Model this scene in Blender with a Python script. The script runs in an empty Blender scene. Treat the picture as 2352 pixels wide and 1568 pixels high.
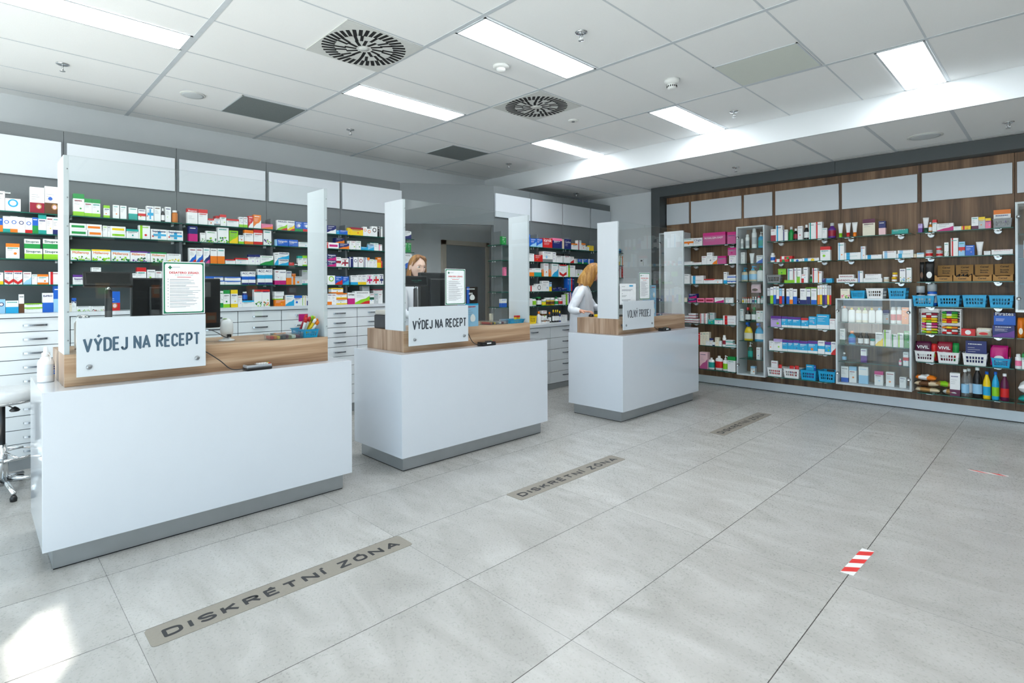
import bpy, bmesh, math, random
from mathutils import Vector, Matrix
R = math.radians
random.seed(7)
SC = bpy.context.scene
COL = SC.collection

# ---------------------------------------------------------------- camera
HC = 1.34489
YAW = 0.8125138
cd = bpy.data.cameras.new('camera'); cam = bpy.data.objects.new('camera', cd); COL.objects.link(cam)
cd.sensor_fit = 'HORIZONTAL'; cd.sensor_width = 36.0
FPX = 1253.4685
cd.lens = FPX * 36.0 / 2352.0
cd.shift_x = (1176.0 - 1121.2169) / 2352.0
cd.shift_y = -(784.0 - 660.0754) / 2352.0
cd.clip_start = 0.02
ROLL = 0.0041162
cam.matrix_world = Matrix.Translation((0, 0, HC)) @ Matrix.Rotation(YAW, 4, 'Z') @ Matrix.Rotation(R(90), 4, 'X') @ Matrix.Rotation(-ROLL, 4, 'Z')
SC.camera = cam

# ---------------------------------------------------------------- world, sun, exposure
W = bpy.data.worlds.new('daylight'); SC.world = W; W.use_nodes = True
bgn = W.node_tree.nodes['Background']
bgn.inputs[0].default_value = (0.58, 0.81, 1.0, 1)
bgn.inputs[1].default_value = 2.5
sd = bpy.data.lights.new('sun', 'SUN'); sun = bpy.data.objects.new('sun', sd); COL.objects.link(sun)
sd.energy = 15.0; sd.angle = R(1.2); sd.color = (1.0, 0.97, 0.9)
SUN_DIR = Vector((-0.30, 1.0, -0.93)).normalized()          # travelling direction
sun.rotation_euler = SUN_DIR.to_track_quat('-Z', 'Y').to_euler()
VS = SC.view_settings
VS.view_transform = 'Standard'; VS.look = 'None'; VS.gamma = 1.0; VS.use_curve_mapping = False
VS.exposure = 0.42
CY = SC.cycles
CY.use_denoising = True
CY.max_bounces = 8; CY.diffuse_bounces = 4; CY.glossy_bounces = 4; CY.transmission_bounces = 6; CY.transparent_max_bounces = 12
CY.caustics_reflective = False; CY.caustics_refractive = False
CY.sample_clamp_indirect = 6.0
CY.use_adaptive_sampling = True; CY.adaptive_threshold = 0.015

# ---------------------------------------------------------------- pixel -> point on a real plane (used to read positions off the photograph)
_r = Vector((math.cos(YAW), math.sin(YAW), 0)); _f = Vector((-math.sin(YAW), math.cos(YAW), 0)); _u = Vector((0, 0, 1))
_r2 = _r * math.cos(ROLL) + _u * math.sin(ROLL); _u2 = -_r * math.sin(ROLL) + _u * math.cos(ROLL)
O3 = Vector((0, 0, HC))
def on(ax, v, px, py):
    d = _f + _r2 * (px - 1121.2169) / FPX - _u2 * (py - 660.0754) / FPX
    return O3 + d * ((v - O3[ax]) / d[ax])

# ---------------------------------------------------------------- materials
def lin(c):
    c = c / 255.0
    return c / 12.92 if c <= 0.04045 else ((c + 0.055) / 1.055) ** 2.4
def rgb(r, g, b): return (lin(r), lin(g), lin(b), 1.0)
_M = {}
def mat(name, col, rough=0.5, metal=0.0, noise=0.06, nscale=30.0, emis=None, coat=0.0, spec=0.5, bump=0.0):
    if name in _M: return _M[name]
    m = bpy.data.materials.new(name); m.use_nodes = True; nt = m.node_tree; b = nt.nodes['Principled BSDF']
    b.inputs['Roughness'].default_value = rough; b.inputs['Metallic'].default_value = metal
    b.inputs['Coat Weight'].default_value = coat; b.inputs['Coat Roughness'].default_value = 0.05
    b.inputs['Specular IOR Level'].default_value = spec
    tc = nt.nodes.new('ShaderNodeTexCoord'); nz = nt.nodes.new('ShaderNodeTexNoise'); nz.inputs['Scale'].default_value = nscale
    nt.links.new(tc.outputs['Object'], nz.inputs['Vector'])
    mx = nt.nodes.new('ShaderNodeMix'); mx.data_type = 'RGBA'
    mx.inputs[6].default_value = tuple(c * (1 - noise) for c in col[:3]) + (1,)
    mx.inputs[7].default_value = tuple(min(1, c * (1 + noise)) for c in col[:3]) + (1,)
    nt.links.new(nz.outputs['Fac'], mx.inputs[0]); nt.links.new(mx.outputs[2], b.inputs['Base Color'])
    if emis:
        b.inputs['Emission Color'].default_value = col; b.inputs['Emission Strength'].default_value = emis
    if bump:
        bp = nt.nodes.new('ShaderNodeBump'); bp.inputs['Strength'].default_value = bump; bp.inputs['Distance'].default_value = 0.002
        nt.links.new(nz.outputs['Fac'], bp.inputs['Height']); nt.links.new(bp.outputs[0], b.inputs['Normal'])
    _M[name] = m
    return m
def wood(name, axis, ca, cb, cc, rough=0.5, scale=1.0):
    """axis = direction of the grain (0,1,2)"""
    if name in _M: return _M[name]
    m = bpy.data.materials.new(name); m.use_nodes = True; nt = m.node_tree; b = nt.nodes['Principled BSDF']
    b.inputs['Roughness'].default_value = rough
    tc = nt.nodes.new('ShaderNodeTexCoord')
    def stretched(s_across, s_along, detail, seed):
        mp = nt.nodes.new('ShaderNodeMapping'); sc = [s_across * scale] * 3; sc[axis] = s_along * scale
        mp.inputs['Scale'].default_value = sc; mp.inputs['Location'].default_value = (seed, seed * 2, seed * 3)
        nt.links.new(tc.outputs['Object'], mp.inputs[0])
        nz = nt.nodes.new('ShaderNodeTexNoise'); nz.inputs['Scale'].default_value = 1; nz.inputs['Detail'].default_value = detail; nz.inputs['Roughness'].default_value = 0.6
        nz.inputs['Distortion'].default_value = 0.6
        nt.links.new(mp.outputs[0], nz.inputs['Vector']); return nz
    n1 = stretched(9, 0.7, 3, 1.3); n2 = stretched(70, 1.6, 4, 5.1)
    add = nt.nodes.new('ShaderNodeMath'); add.operation = 'MULTIPLY_ADD'; add.inputs[1].default_value = 0.45
    nt.links.new(n2.outputs['Fac'], add.inputs[0]); nt.links.new(n1.outputs['Fac'], add.inputs[2])
    cr = nt.nodes.new('ShaderNodeValToRGB')
    cr.color_ramp.elements[0].position = 0.48; cr.color_ramp.elements[0].color = ca
    cr.color_ramp.elements[1].position = 0.95; cr.color_ramp.elements[1].color = cc
    e = cr.color_ramp.elements.new(0.70); e.color = cb
    nt.links.new(add.outputs[0], cr.inputs[0]); nt.links.new(cr.outputs[0], b.inputs['Base Color'])
    _M[name] = m
    return m
def glassy(name, tint, gloss=0.08, rough=0.0, diff=None, diffw=0.0):
    """thin clear sheet: mostly transparent with a mirror reflection that grows at grazing angles"""
    if name in _M: return _M[name]
    m = bpy.data.materials.new(name); m.use_nodes = True; nt = m.node_tree; nt.nodes.clear()
    out = nt.nodes.new('ShaderNodeOutputMaterial'); tr = nt.nodes.new('ShaderNodeBsdfTransparent'); tr.inputs[0].default_value = tint
    gl = nt.nodes.new('ShaderNodeBsdfGlossy'); gl.inputs['Roughness'].default_value = rough
    lw = nt.nodes.new('ShaderNodeLayerWeight'); lw.inputs[0].default_value = 0.5
    pw = nt.nodes.new('ShaderNodeMath'); pw.operation = 'POWER'; pw.inputs[1].default_value = 5.0; nt.links.new(lw.outputs['Facing'], pw.inputs[0])
    mul = nt.nodes.new('ShaderNodeMath'); mul.operation = 'MULTIPLY_ADD'; mul.inputs[1].default_value = 0.8; mul.inputs[2].default_value = gloss
    nt.links.new(pw.outputs[0], mul.inputs[0])
    mx = nt.nodes.new('ShaderNodeMixShader'); nt.links.new(mul.outputs[0], mx.inputs[0])
    base = tr
    if diff:
        df = nt.nodes.new('ShaderNodeBsdfDiffuse'); df.inputs[0].default_value = diff
        m2 = nt.nodes.new('ShaderNodeMixShader'); m2.inputs[0].default_value = diffw
        nt.links.new(tr.outputs[0], m2.inputs[1]); nt.links.new(df.outputs[0], m2.inputs[2]); base = m2
    nt.links.new(base.outputs[0], mx.inputs[1]); nt.links.new(gl.outputs[0], mx.inputs[2]); nt.links.new(mx.outputs[0], out.inputs[0])
    _M[name] = m
    return m

PAL = {'white': (236, 238, 238), 'cream': (232, 226, 205), 'red': (205, 28, 30), 'crimson': (150, 20, 50), 'orange': (235, 125, 20), 'amber': (196, 112, 10),
       'yellow': (240, 205, 20), 'lime': (140, 205, 30), 'green': (20, 145, 65), 'dkgreen': (10, 85, 60), 'teal': (20, 160, 150), 'cyan': (30, 165, 215),
       'blue': (20, 95, 195), 'ltblue': (150, 200, 232), 'navy': (22, 35, 105), 'purple': (95, 45, 140), 'lilac': (185, 165, 215), 'magenta': (195, 20, 120),
       'pink': (238, 120, 160), 'ltpink': (240, 200, 205), 'brown': (95, 60, 30), 'black': (18, 18, 20), 'grey': (125, 128, 130), 'ltgrey': (190, 195, 198),
       'beige': (215, 200, 170), 'mauve': (190, 85, 140), 'kraft': (176, 132, 76), 'plum': (90, 15, 60)}
CNAME = {'dkgreen': 'dark green', 'ltblue': 'light blue', 'ltpink': 'pale pink', 'ltgrey': 'light grey', 'kraft': 'brown cardboard'}
def cname(c): return CNAME.get(c, c)
def pm(c): return mat('printed_card_' + c, rgb(*PAL[c]), 0.42, noise=0.03, nscale=60)
def plas(c): return mat('plastic_' + c, rgb(*PAL[c]), 0.28, noise=0.03, nscale=40)

# ---------------------------------------------------------------- mesh builder
_TXT = {}
def text_polys(s):
    """flat triangles of a string, width-normalised, baseline 0, cap height about 0.73"""
    if s in _TXT: return _TXT[s]
    c = bpy.data.curves.new('t', 'FONT'); c.body = s; c.resolution_u = 2
    o = bpy.data.objects.new('t', c); COL.objects.link(o)
    dg = bpy.context.evaluated_depsgraph_get(); me = bpy.data.meshes.new_from_object(o.evaluated_get(dg))
    vs = [(v.co.x, v.co.y) for v in me.vertices]; fs = [tuple(p.vertices) for p in me.polygons]
    x0 = min(v[0] for v in vs); x1 = max(v[0] for v in vs)
    vs = [(v[0] - x0, v[1]) for v in vs]
    bpy.data.objects.remove(o); bpy.data.curves.remove(c); bpy.data.meshes.remove(me)
    _TXT[s] = (vs, fs, x1 - x0)
    return _TXT[s]
class MB:
    def __init__(s): s.v = []; s.f = []; s.mi = []; s.m = []; s.sm = []
    def _i(s, m):
        if m not in s.m: s.m.append(m)
        return s.m.index(m)
    def add(s, vs, fs, m, smooth=False):
        o = len(s.v); s.v += [tuple(v) for v in vs]; i = s._i(m)
        for f in fs: s.f.append(tuple(a + o for a in f)); s.mi.append(i); s.sm.append(smooth)
        return s
    def box(s, a, b, m, faces='xXyYzZ', mm=None):
        (x0, y0, z0), (x1, y1, z1) = a, b
        vs = [(x0, y0, z0), (x1, y0, z0), (x1, y1, z0), (x0, y1, z0), (x0, y0, z1), (x1, y0, z1), (x1, y1, z1), (x0, y1, z1)]
        F = {'z': (0, 3, 2, 1), 'Z': (4, 5, 6, 7), 'y': (0, 1, 5, 4), 'X': (1, 2, 6, 5), 'Y': (2, 3, 7, 6), 'x': (3, 0, 4, 7)}
        for k in faces: s.add(vs, [F[k]], (mm or {}).get(k, m)) if False else s._face(vs, F[k], (mm or {}).get(k, m))
        return s
    def _face(s, vs, f, m):
        o = len(s.v); s.v += [vs[i] for i in f]; s.f.append((o, o + 1, o + 2, o + 3)); s.mi.append(s._i(m)); s.sm.append(False)
    def bev(s, a, b, m, r=0.003):
        """box with chamfered edges"""
        bm = bmesh.new(); bmesh.ops.create_cube(bm, size=1.0)
        c = [(a[i] + b[i]) / 2 for i in range(3)]; d = [abs(b[i] - a[i]) for i in range(3)]
        for v in bm.verts: v.co = Vector((c[0] + v.co.x * d[0], c[1] + v.co.y * d[1], c[2] + v.co.z * d[2]))
        bmesh.ops.bevel(bm, geom=list(bm.edges), offset=min(r, min(d) * 0.45), segments=2, affect='EDGES', profile=0.6)
        bm.verts.index_update()
        s.add([v.co[:] for v in bm.verts], [[v.index for v in f.verts] for f in bm.faces], m, False); bm.free(); return s
    def lathe(s, prof, m, seg=16, c=(0, 0, 0), axis=2, ell=1.0, smooth=True, caps=True):
        vs = []; fs = []; n = len(prof)
        for (r, h) in prof:
            for k in range(seg):
                t = 2 * math.pi * k / seg; p = [r * math.cos(t), r * math.sin(t) * ell, h]
                if axis == 0: p = [p[2], p[0], p[1]]
                elif axis == 1: p = [p[0], p[2], p[1]]
                vs.append((c[0] + p[0], c[1] + p[1], c[2] + p[2]))
        for i in range(n - 1):
            for k in range(seg):
                k2 = (k + 1) % seg; f = (i * seg + k, i * seg + k2, (i + 1) * seg + k2, (i + 1) * seg + k)
                fs.append(f if axis != 1 else f[::-1])
        if caps:
            fs.append(tuple(range(seg))[::-1]); fs.append(tuple((n - 1) * seg + k for k in range(seg)))
        s.add(vs, fs, m, smooth); return s
    def tube(s, pts, r, m, seg=8, smooth=True):
        """round tube through points; r a number or list"""
        pts = [Vector(p) for p in pts]; n = len(pts); rr = r if isinstance(r, (list, tuple)) else [r] * n
        vs = []; fs = []; prev = None
        for i, p in enumerate(pts):
            d = (pts[min(i + 1, n - 1)] - pts[max(i - 1, 0)]).normalized()
            a = prev - d * prev.dot(d) if prev is not None else d.orthogonal()
            a.normalize(); b = d.cross(a); prev = a
            for k in range(seg):
                t = 2 * math.pi * k / seg; vs.append(tuple(p + (a * math.cos(t) + b * math.sin(t)) * rr[i]))
        for i in range(n - 1):
            for k in range(seg):
                k2 = (k + 1) % seg; fs.append((i * seg + k, i * seg + k2, (i + 1) * seg + k2, (i + 1) * seg + k))
        fs.append(tuple(range(seg))[::-1]); fs.append(tuple((n - 1) * seg + k for k in range(seg)))
        s.add(vs, fs, m, smooth); return s
    def plate(s, pts, o, u, v, m):
        """flat polygon given in 2-D (a,b) -> o + a*u + b*v"""
        o = Vector(o); u = Vector(u); v = Vector(v)
        s.add([tuple(o + u * a + v * b) for a, b in pts], [tuple(range(len(pts)))], m); return s
    def text(s, t, o, u, v, w, m, h=None, bold=0.0):
        """string along unit vector u, height along v; w = wanted width, h = wanted cap height"""
        vs, fs, tw = text_polys(t); k = w / tw; ky = k if h is None else h / 0.73
        o = Vector(o); u = Vector(u); v = Vector(v); n = u.cross(v)
        offs = [(0, 0)] if not bold else [(0, 0), (bold, 0), (0, bold), (bold, bold), (bold / 2, bold / 2)]
        for j, (a, b) in enumerate(offs):
            s.add([tuple(o + u * (x * k + a) + v * (y * ky + b) + n * (0.00004 * j)) for x, y in vs], fs, m)
        return s
    def mesh(s, name):
        me = bpy.data.meshes.new(name); me.from_pydata(s.v, [], s.f)
        for m in s.m: me.materials.append(m)
        me.polygons.foreach_set('material_index', s.mi); me.polygons.foreach_set('use_smooth', s.sm); me.update()
        return me
    def obj(s, name, parent=None, loc=None, rz=0.0, recentre=False):
        o = bpy.data.objects.new(name, s.mesh(name)); COL.objects.link(o)
        if parent: o.parent = parent
        if loc is not None: o.location = loc
        if rz: o.rotation_euler = (0, 0, rz)
        return o
def empty(name, loc=(0, 0, 0), rz=0.0):
    o = bpy.data.objects.new(name, None); COL.objects.link(o); o.location = loc; o.rotation_euler = (0, 0, rz); o.empty_display_size = 0.05; return o
def tag(o, label, cat, group=None, kind=None):
    if label: o['label'] = label
    if cat: o['category'] = cat
    if group: o['group'] = group
    if kind: o['kind'] = kind
    return o
def struct(o): o['kind'] = 'structure'; return o
def smooth_curve(pts, n=6):
    pts = [Vector(p) for p in pts]; out = []
    P = [pts[0]] + pts + [pts[-1]]
    for i in range(1, len(P) - 2):
        a, b, c, d = P[i - 1:i + 3]
        for k in range(n):
            t = k / n
            out.append(0.5 * ((2 * b) + (c - a) * t + (2 * a - 5 * b + 4 * c - d) * t * t + (-a + 3 * b - 3 * c + d) * t ** 3))
    out.append(pts[-1]); return out

# ---------------------------------------------------------------- narrow sans capitals drawn with strokes
def _arc(cx, cy, rx, ry, a0, a1, n=8):
    n *= 2
    return [(cx + rx * math.cos(R(a0 + (a1 - a0) * i / n)), cy + ry * math.sin(R(a0 + (a1 - a0) * i / n))) for i in range(n + 1)]
GL = {'V': (.60, [[(0, 1), (.30, 0), (.60, 1)]]), 'Y': (.58, [[(0, 1), (.29, .45), (.58, 1)], [(.29, .45), (.29, 0)]]),
      'D': (.52, [[(.0, .0), (.0, 1), (.20, 1)] + _arc(.20, .68, .32, .32, 90, 0, 6) + [(.52, .32)] + _arc(.20, .32, .32, .32, 0, -90, 6) + [(.0, 0)]]),
      'E': (.44, [[(.44, 1), (0, 1), (0, 0), (.44, 0)], [(0, .52), (.38, .52)]]), 'J': (.42, [[(.42, 1), (.42, .22)] + _arc(.21, .22, .21, .22, 0, -170, 8)]),
      'N': (.52, [[(0, 0), (0, 1), (.52, 0), (.52, 1)]]), 'A': (.60, [[(0, 0), (.30, 1), (.60, 0)], [(.11, .30), (.49, .30)]]),
      'R': (.50, [[(0, 0), (0, 1), (.26, 1)] + _arc(.26, .75, .22, .25, 90, -90, 8) + [(0, .50)], [(.26, .5), (.50, 0)]]), 'C': (.48, [_arc(.24, .72, .24, .28, 10, 180, 8) + _arc(.24, .28, .24, .28, 180, 350, 8)]),
      'P': (.48, [[(0, 0), (0, 1), (.25, 1)] + _arc(.25, .72, .23, .28, 90, -90, 8) + [(0, .44)]]), 'T': (.52, [[(0, 1), (.52, 1)], [(.26, 1), (.26, 0)]]),
      'O': (.50, [_arc(.25, .70, .25, .30, 0, 180, 8) + _arc(.25, .30, .25, .30, 180, 360, 8) + [(.50, .70)]]), 'L': (.42, [[(0, 1), (0, 0), (.42, 0)]]), 'I': (.0, [[(0, 0), (0, 1)]]),
      'S': (.48, [_arc(.24, .75, .24, .25, 20, 270, 10) + _arc(.24, .25, .24, .25, 90, -160, 10)]), 'K': (.50, [[(0, 0), (0, 1)], [(.48, 1), (.03, .45)], [(.16, .60), (.50, 0)]]), 'Z': (.48, [[(0, 1), (.48, 1), (0, 0), (.48, 0)]])}
ACC = {'Ý': 'Y', 'É': 'E', 'Í': 'I', 'Ó': 'O'}
def stroke_text(mb, s, o, u, v, w, h, t, m, gap=.27):
    """capitals of cap height h spread over width w with stroke thickness t (metres)"""
    o = Vector(o); u = Vector(u); v = Vector(v); tot = 0; run = []
    for ch in s:
        if ch == ' ': tot += .44; continue
        g = GL[ACC.get(ch, ch)]; run.append((ch, g, tot)); tot += g[0] + gap
    tot -= gap; kx = (w - t) / tot
    lift = 0
    for ch, g, x in run:
        strokes = list(g[1])
        if ch in ACC: mid = g[0] / 2; strokes = strokes + [[(mid - .02, 1.13), (mid + .13, 1.30)]]
        for st in strokes:
            P_ = [((x + a) * kx + t / 2, b_ * (h - t) + t / 2) for a, b_ in st]
            sharp = len(P_) > 2
            for i_, (x0, y0) in enumerate(P_):
                if 0 < i_ < len(P_) - 1 or P_[0] == P_[-1] or len(P_) == 2 and False:
                    lift = (lift + 1) % 9
                    mb.plate([(x0 + t / 2 * math.cos(q * math.tau / 10), y0 + t / 2 * math.sin(q * math.tau / 10)) for q in range(10)], o + u.cross(v) * (lift * .00002), u, v, m)
            for (x0, y0), (x1, y1) in zip(P_, P_[1:]):
                dx, dy = x1 - x0, y1 - y0; L_ = math.hypot(dx, dy) or 1; ex, ey = dx / L_ * t * .02, dy / L_ * t * .02; nx, ny = -dy / L_ * t / 2, dx / L_ * t / 2
                lift = (lift + 1) % 9
                mb.plate([(x0 - ex + nx, y0 - ey + ny), (x0 - ex - nx, y0 - ey - ny), (x1 + ex - nx, y1 + ey - ny), (x1 + ex + nx, y1 + ey + ny)], o + u.cross(v) * (lift * .00002), u, v, m)

# ================================================================ the setting
CEIL, LOWC, YB = 3.013, 2.79, 5.82
XR, YF, XL, YW = 3.0, -2.6, -6.2, 7.51
m_paint = mat('white_wall_paint', rgb(226, 231, 234), 0.75, noise=0.02, nscale=3)
m_ceil = mat('ceiling_tile_white', rgb(246, 248, 248), 0.85, noise=0.025, nscale=180, bump=0.25)
m_rail = mat('ceiling_rail_grey', rgb(204, 211, 216), 0.5)
m_alu = mat('brushed_aluminium', rgb(178, 184, 188), 0.32, metal=0.85, noise=0.05, nscale=14)
m_skirt = mat('skirting_aluminium', rgb(232, 238, 243), 0.3, metal=0.15, noise=0.03, nscale=10)
m_black = mat('black_gap', rgb(10, 11, 13), 0.6)
m_chrome = mat('chrome', rgb(215, 218, 220), 0.12, metal=1.0, noise=0.02)
m_grey = mat('slate_grey_laminate', rgb(112, 118, 121), 0.45, noise=0.05, nscale=90)
m_dkgrey = mat('charcoal_laminate', rgb(72, 78, 80), 0.5, noise=0.05, nscale=90)
m_white = mat('white_laminate', rgb(214, 220, 225), 0.35, noise=0.015, nscale=20)
m_gloss = mat('white_gloss_lacquer', rgb(216, 223, 231), 0.3, noise=0.01, nscale=10, coat=0.9)
m_sign = mat('white_sign_board', rgb(214, 221, 227), 0.3, noise=0.01, nscale=10)
m_wwall = wood('walnut_vertical_grain', 2, rgb(74, 53, 36), rgb(118, 88, 62), rgb(150, 118, 88), 0.5)
m_oakh = wood('oak_horizontal_grain', 1, rgb(122, 90, 64), rgb(174, 142, 112), rgb(204, 178, 150), 0.4)
m_oakv = wood('oak_vertical_grain', 2, rgb(118, 90, 68), rgb(168, 140, 116), rgb(200, 176, 154), 0.4)
m_glass = glassy('clear_glass_pane', (0.97, 0.985, 0.98, 1), 0.045)
m_shelf = glassy('green_edged_shelf_glass', (0.78, 0.90, 0.87, 1), 0.05)
m_shelfd = glassy('shading_green_shelf_glass', (0.50, 0.62, 0.58, 1), 0.05)  # green tint deepened to put shade between the left-hand shelves
m_edge = mat('shelf_glass_edge', rgb(18, 92, 78), 0.15, noise=0.02)
m_acryl = glassy('clear_acrylic', (0.93, 0.95, 0.96, 1), 0.06, 0.02, (0.8, 0.85, 0.9, 1), 0.06)
m_frost = glassy('frosted_acrylic', (0.9, 0.93, 0.95, 1), 0.02, 0.3, rgb(222, 230, 236), 0.86)
m_lamp = mat('light_panel_diffuser', (0.93, 0.97, 1.0, 1), 0.6, noise=0.0, emis=14.0)

# floor: stone tiles 0.6 x 1.2 m
m_floor = bpy.data.materials.new('stone_floor_tiles'); m_floor.use_nodes = True
nt = m_floor.node_tree; b = nt.nodes['Principled BSDF']; L = nt.links.new
tc = nt.nodes.new('ShaderNodeTexCoord'); sp = nt.nodes.new('ShaderNodeSeparateXYZ'); L(tc.outputs['Object'], sp.inputs[0])
def mth(op, a, v=None, w=None):
    n = nt.nodes.new('ShaderNodeMath'); n.operation = op
    for i, q in enumerate((a, v, w)):
        if q is None: continue
        if hasattr(q, 'links'): L(q, n.inputs[i])
        else: n.inputs[i].default_value = q
    return n.outputs[0]
ux = mth('DIVIDE', mth('ADD', sp.outputs[0], 3.0957), 0.6); uy = mth('DIVIDE', mth('SUBTRACT', sp.outputs[1], 0.4575), 1.2)
def line_mask(u, size, w):
    fr = mth('FRACT', mth('ADD', u, 100.5)); d = mth('MULTIPLY', mth('ABSOLUTE', mth('SUBTRACT', fr, 0.5)), size)
    return mth('LESS_THAN', d, w)
gl1 = line_mask(ux, 0.6, 0.0018); gl2 = line_mask(uy, 1.2, 0.0012)
gm = mth('MAXIMUM', gl1, mth('MULTIPLY', gl2, 0.75))
cell = nt.nodes.new('ShaderNodeCombineXYZ'); L(mth('FLOOR', mth('ADD', ux, 100)), cell.inputs[0]); L(mth('FLOOR', mth('ADD', uy, 100)), cell.inputs[1])
wn = nt.nodes.new('ShaderNodeTexWhiteNoise'); wn.noise_dimensions = '3D'; L(cell.outputs[0], wn.inputs['Vector'])
offs = nt.nodes.new('ShaderNodeVectorMath'); offs.operation = 'MULTIPLY_ADD'; L(wn.outputs['Color'], offs.inputs[0]); offs.inputs[1].default_value = (9, 9, 9); L(tc.outputs['Object'], offs.inputs[2])
def nz(scale, detail, dist, stretch=(1, 1, 1)):
    mp = nt.nodes.new('ShaderNodeMapping'); mp.inputs['Scale'].default_value = stretch; mp.inputs['Rotation'].default_value = (0, 0, 0.5); L(offs.outputs[0], mp.inputs[0])
    n = nt.nodes.new('ShaderNodeTexNoise'); n.inputs['Scale'].default_value = scale; n.inputs['Detail'].default_value = detail; n.inputs['Distortion'].default_value = dist; n.inputs['Roughness'].default_value = 0.62
    L(mp.outputs[0], n.inputs['Vector']); return n.outputs['Fac']
big = nz(2.2, 6, 1.2, (1.0, 2.4, 1)); fine = nz(90, 4, 0.0); vein = nz(1.6, 3, 2.5, (1, 3, 1))
tone = mth('ADD', mth('MULTIPLY', big, 0.88), mth('MULTIPLY', fine, 0.12))
cr = nt.nodes.new('ShaderNodeValToRGB'); cr.color_ramp.elements[0].position = 0.30; cr.color_ramp.elements[0].color = rgb(158, 156, 151)
cr.color_ramp.elements[1].position = 0.70; cr.color_ramp.elements[1].color = rgb(190, 189, 186); L(tone, cr.inputs[0])
vm = mth('LESS_THAN', mth('ABSOLUTE', mth('SUBTRACT', vein, 0.5)), 0.0006)
m1 = nt.nodes.new('ShaderNodeMix'); m1.data_type = 'RGBA'; L(mth('MULTIPLY', vm, 0.5), m1.inputs[0]); L(cr.outputs[0], m1.inputs[6]); m1.inputs[7].default_value = rgb(205, 205, 202)
hs = nt.nodes.new('ShaderNodeHueSaturation'); L(m1.outputs[2], hs.inputs['Color']); L(mth('MULTIPLY_ADD', wn.outputs['Value'], 0.10, 0.95), hs.inputs['Value'])
m2 = nt.nodes.new('ShaderNodeMix'); m2.data_type = 'RGBA'; L(gm, m2.inputs[0]); L(hs.outputs[0], m2.inputs[6]); m2.inputs[7].default_value = rgb(62, 58, 54)
L(m2.outputs[2], b.inputs['Base Color']); L(mth('MULTIPLY_ADD', fine, 0.18, 0.20), b.inputs['Roughness'])
bp = nt.nodes.new('ShaderNodeBump'); bp.inputs['Strength'].default_value = 0.12; bp.inputs['Distance'].default_value = 0.002; L(fine, bp.inputs['Height']); L(bp.outputs[0], b.inputs['Normal'])

struct(MB().box((-7.2, YF - 0.1, -0.06), (XR + .1, YW + .1, 0), m_floor).obj('floor'))
# main ceiling: tile field and visible rails in one setting mesh
cm = MB(); cm.box((XL - .05, YF - .05, CEIL), (XR + .05, YB + .1, CEIL + .05), m_ceil)
y = -2.513
while y < YB - 0.05:
    cm.box((XL, y - 0.016, CEIL - 0.0025), (XR, y + 0.016, CEIL + .001), m_rail, 'xXyYz'); y += 1.2
x = -6.037
while x < XR:
    cm.box((x - 0.006, YF, CEIL - 0.0015), (x + 0.006, YB, CEIL + .001), m_rail, 'xXyYz'); x += 0.6
struct(cm.obj('ceiling'))
lm = MB(); lm.box((XL - .05, YB + .001, LOWC), (XR + .05, YW + .05, LOWC + .05), m_ceil)
x = -6.037
while x < XR:
    lm.box((x - 0.013, YB + .002, LOWC - 0.0025), (x + 0.013, YW, LOWC + .001), m_rail, 'xXyYz'); x += 0.6
lm.box((XL, 7.12, LOWC - 0.0015), (XR, 7.128, LOWC + .001), m_rail, 'xXyYz')
struct(lm.obj('ceiling_lower'))
struct(MB().box((XL - .05, YB, LOWC - .002), (XR + .05, YB + .0, CEIL + .01), m_paint).box((XL, YB - .012, LOWC - .012), (XR, YB + .02, CEIL), m_paint).obj('trim_1'))
m_beige = mat('warm_grey_wall_paint', rgb(218, 210, 196), 0.8, noise=0.02, nscale=3)
struct(MB().box((XL - .1, YF, 0), (XL, YW + .1, CEIL + .05), m_paint, mm={'X': m_paint}).obj('wall_left'))
struct(MB().box((XL, YW, 0), (XR + .1, YW + .1, CEIL + .05), m_paint).obj('wall_back'))
# right-hand wall, out of the frame, seen only in reflections
struct(MB().box((XR, YF, 0), (XR + .1, YW, CEIL + .05), m_paint).obj('wall_right'))
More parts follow.
